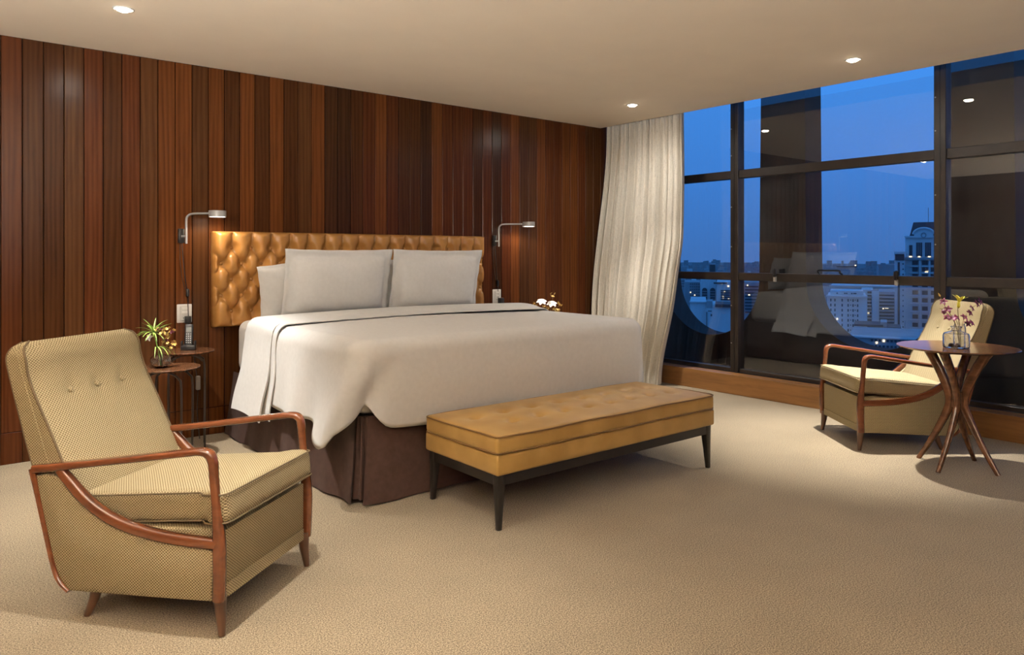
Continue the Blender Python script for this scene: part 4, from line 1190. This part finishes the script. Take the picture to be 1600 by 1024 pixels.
# low roofs in front
b = Bld('low dark roofed house in front of the balcony block', 1336, 1410, 514.5, 114, M['bwhite'], 10, 'low_house')
b.slabpx('roof', 1334, 1380, 507.5, 510.5, M['broof'], .6, 6); b.slabpx('penthouse', 1376, 1386, 504, 514, M['bgrey'], -.5, 6)
b.slabpx('roof', 1355, 1408, 511, 515, M['broof'], .4, 6)
b.slabpx('dark_storey', 1350, 1410, 519, 526.5, M['bdark'], .2)
b.win(1354, 523.5, 4.2, 3.6, True); b.win(1376.5, 523.8, 3.0, 2.4, True); b.win(1366, 523, 3.6, 1.6)
b.win(1343, 514, 6, 2.6)
b = Bld('long low building nearest below the right opening', 1325, 1470, 527.5, 98, M['bgrey'], 14, 'long_low_building')
b.slabpx('parapet', 1324, 1471, 527, 529.5, M['bwhite'], .5)
b.grid(lin(1362, 1412, 9), (533.5, 542.5), 3.6, 3.4, {(3, 0)})
b.win(1369.5, 537, 3.2, 3.2, True)
b = Bld('flat pale roof block crossing behind the middle window rail', 1296, 1402, 447.5, 185, M['bwhite'], 16, 'roof_block')
b.slabpx('parapet', 1295, 1403, 446.5, 448.6, M['bwhite'], .5)
b = Bld('grey flat topped block just above the window rail', 1373, 1399, 413.5, 260, M['bgrey'], 20, 'flat_block')
b.slabpx('plant_room', 1376, 1384, 411.5, 414, M['bgrey'], -1, 8)
b = Bld('wide low grey slab building beside the pull handle', 1308, 1338, 417, 320, M['bgrey'], 20, 'slab_building')
b.slabpx('roof_edge', 1307, 1339, 416, 417.6, M['bdark'], .6); b.win(1336.5, 414.8, 1.8, 1.8, True)

# seen through the left opening
b = Bld('hazy tall tower above the rail in the left opening', 1107.5, 1118.5, 412.5, 520, M['bgrey'], 30, 'far_tower')
b.slabpx('dark_face', 1109, 1117.5, 414, 430, M['bdark'], .5)
b = Bld('pale block with two tall arched bays in the left opening', 1094.5, 1119, 437, 260, M['bwhite'], 24, 'arched_block')
for xc in (1101, 1113.5):
    pts = [(b.X(xc - 4), b.Zl(469))] + [(b.X(xc + 4 * math.cos(PI - PI * k / 10)), b.Zl(454 - 4 * math.sin(PI * k / 10))) for k in range(11)] + [(b.X(xc + 4), b.Zl(469))]
    ar = obj('arched_bay', slab(pts, 'y', -.4, .1), M['bwin'], b.t, smooth=False)
    for k in range(4): obj('bay_floor', box(b.X(xc - 4), b.X(xc + 4), -.6, 0, b.Zl(456.2 + 4 * k), b.Zl(455 + 4 * k)), M['bgrey'], ar, smooth=False)
for x in (1108, 1120): pass
b = Bld('block with dark balcony bands and lit rooms in the left opening', 1119.5, 1146, 441, 240, M['bwhite'], 24, 'banded_block')
for k in range(5): b.slabpx('balcony_band', 1126, 1141.5, 453.5 + 3.4 * k, 455.4 + 3.4 * k, M['bwin'], .3)
b.slabpx('attic_band', 1115, 1136, 441.5, 444, M['bdark'], .3)
b.win(1128, 443, 2.4, 2.0, True); b.win(1132.2, 455, 2.0, 2.0, True); b.win(1130, 464.6, 2.4, 2.2, True); b.win(1138, 447.2, 2.4, 2.2, True); b.win(1138.5, 467.5, 2, 1.6, True)
b = Bld('speckled grey block at the far left of the left opening', 1070, 1094, 441, 280, M['bgrey'], 24, 'speckled_block')
b.grid(lin(1079, 1092, 5), lin(444, 470, 7), 1.5, 1.6, {(2, 4), (0, 3)})
b = Bld('plain white low block at the bottom of the left opening', 1078, 1104, 472, 160, M['bwhite'], 20, 'low_white_block')
b.slabpx('roof_edge', 1077, 1105, 471.2, 472.8, M['bwhite'], .5)
b = Bld('white block with a dark roof at the bottom of the left opening', 1104, 1146, 479.5, 158, M['bwhite'], 20, 'dark_roof_block')
b.slabpx('roof', 1117.5, 1146, 475.5, 480, M['broof'], .8, 10); b.slabpx('upper_storey', 1104, 1113, 471, 481, M['bgrey'], .2, 6)
b.win(1111.5, 493, 2.4, 3.4); b.win(1109, 486.5, 6, 1.2); b.slabpx('drain_pipe', 1103.6, 1104.6, 488, 560, M['bdark'], .3)
b = Bld('banded block seen between the frame and the dark column', 1160, 1186, 441, 230, M['bgrey'], 24, 'banded_tower')
for k in range(9): b.slabpx('balcony_band', 1164, 1185, 447 + 5 * k, 449 + 5 * k, M['bwin'], .3)
b.win(1168, 446, 1.8, 1.8, True); b.win(1170.5, 461.3, 2.4, 2.0, True)
# skyline
taken = []
def free_spot(xr, dr, w):
    for _ in range(400):
        px = random.uniform(*xr); D = random.uniform(*dr); k = D / F_PX
        c_ = CAM + FWD * D + RGT * ((px - CX_PX) * k); r_ = w * k * .75 + 16
        if all((c_.x - q[0]) ** 2 + (c_.y - q[1]) ** 2 > (r_ + q[2]) ** 2 for q in taken):
            taken.append((c_.x, c_.y, r_)); return px, D
    return None
for i in range(46):
    yt = random.uniform(417, 428) if i % 3 else random.uniform(424, 432)
    w = random.uniform(5, 14); q = free_spot((1062, 1470), (700, 1900), w)
    if q: Bld('distant hazy building on the city skyline', q[0] - w / 2, q[0] + w / 2, yt, q[1], random.choice([M['bgrey'], M['bwhite']]), 24, 'distant_building', group='distant skyline buildings')
for i in range(26):
    yt = random.uniform(430, 446); w = random.uniform(6, 15); q = free_spot((1064, 1190) if i % 2 else (1290, 1470), (360, 640), w)
    if not q: continue
    px = q[0]; b = Bld('city building in the middle distance below the skyline', px - w / 2, px + w / 2, yt, q[1], random.choice([M['bgrey'], M['bwhite']]), 20, 'city_building', group='middle distance buildings')
    b.grid(lin(px - w * .3, px + w * .3, 3), [yt + 3 + 4 * k for k in range(3)], 1.5, 1.6, {(1, 1)} if i % 4 == 0 else ())
# endless small blocks out to the horizon, too many to count
g = G()
for i in range(1500):
    D = 500 + 3200 * random.random() ** 1.2; lat = random.uniform(-1.0, 1.9) * D
    c_ = CAM + FWD * D + RGT * lat; w = random.uniform(9, 26); d = random.uniform(9, 22); h = random.uniform(10, 34) * (1.25 if random.random() < .12 else 1)
    if c_.x < 320 or any((c_.x - q[0]) ** 2 + (c_.y - q[1]) ** 2 < (q[2] + 18) ** 2 for q in taken): continue
    a = random.uniform(-.5, .5)
    g.merge(box(-w / 2, w / 2, -d / 2, d / 2, 0, h).rz(CAM_ROT + a).mv(c_.x, c_.y, ZG))
tag(obj('city_blocks', g, M['bgrey'], smooth=False), 'countless low city blocks spreading to the horizon', 'city', kind='stuff')
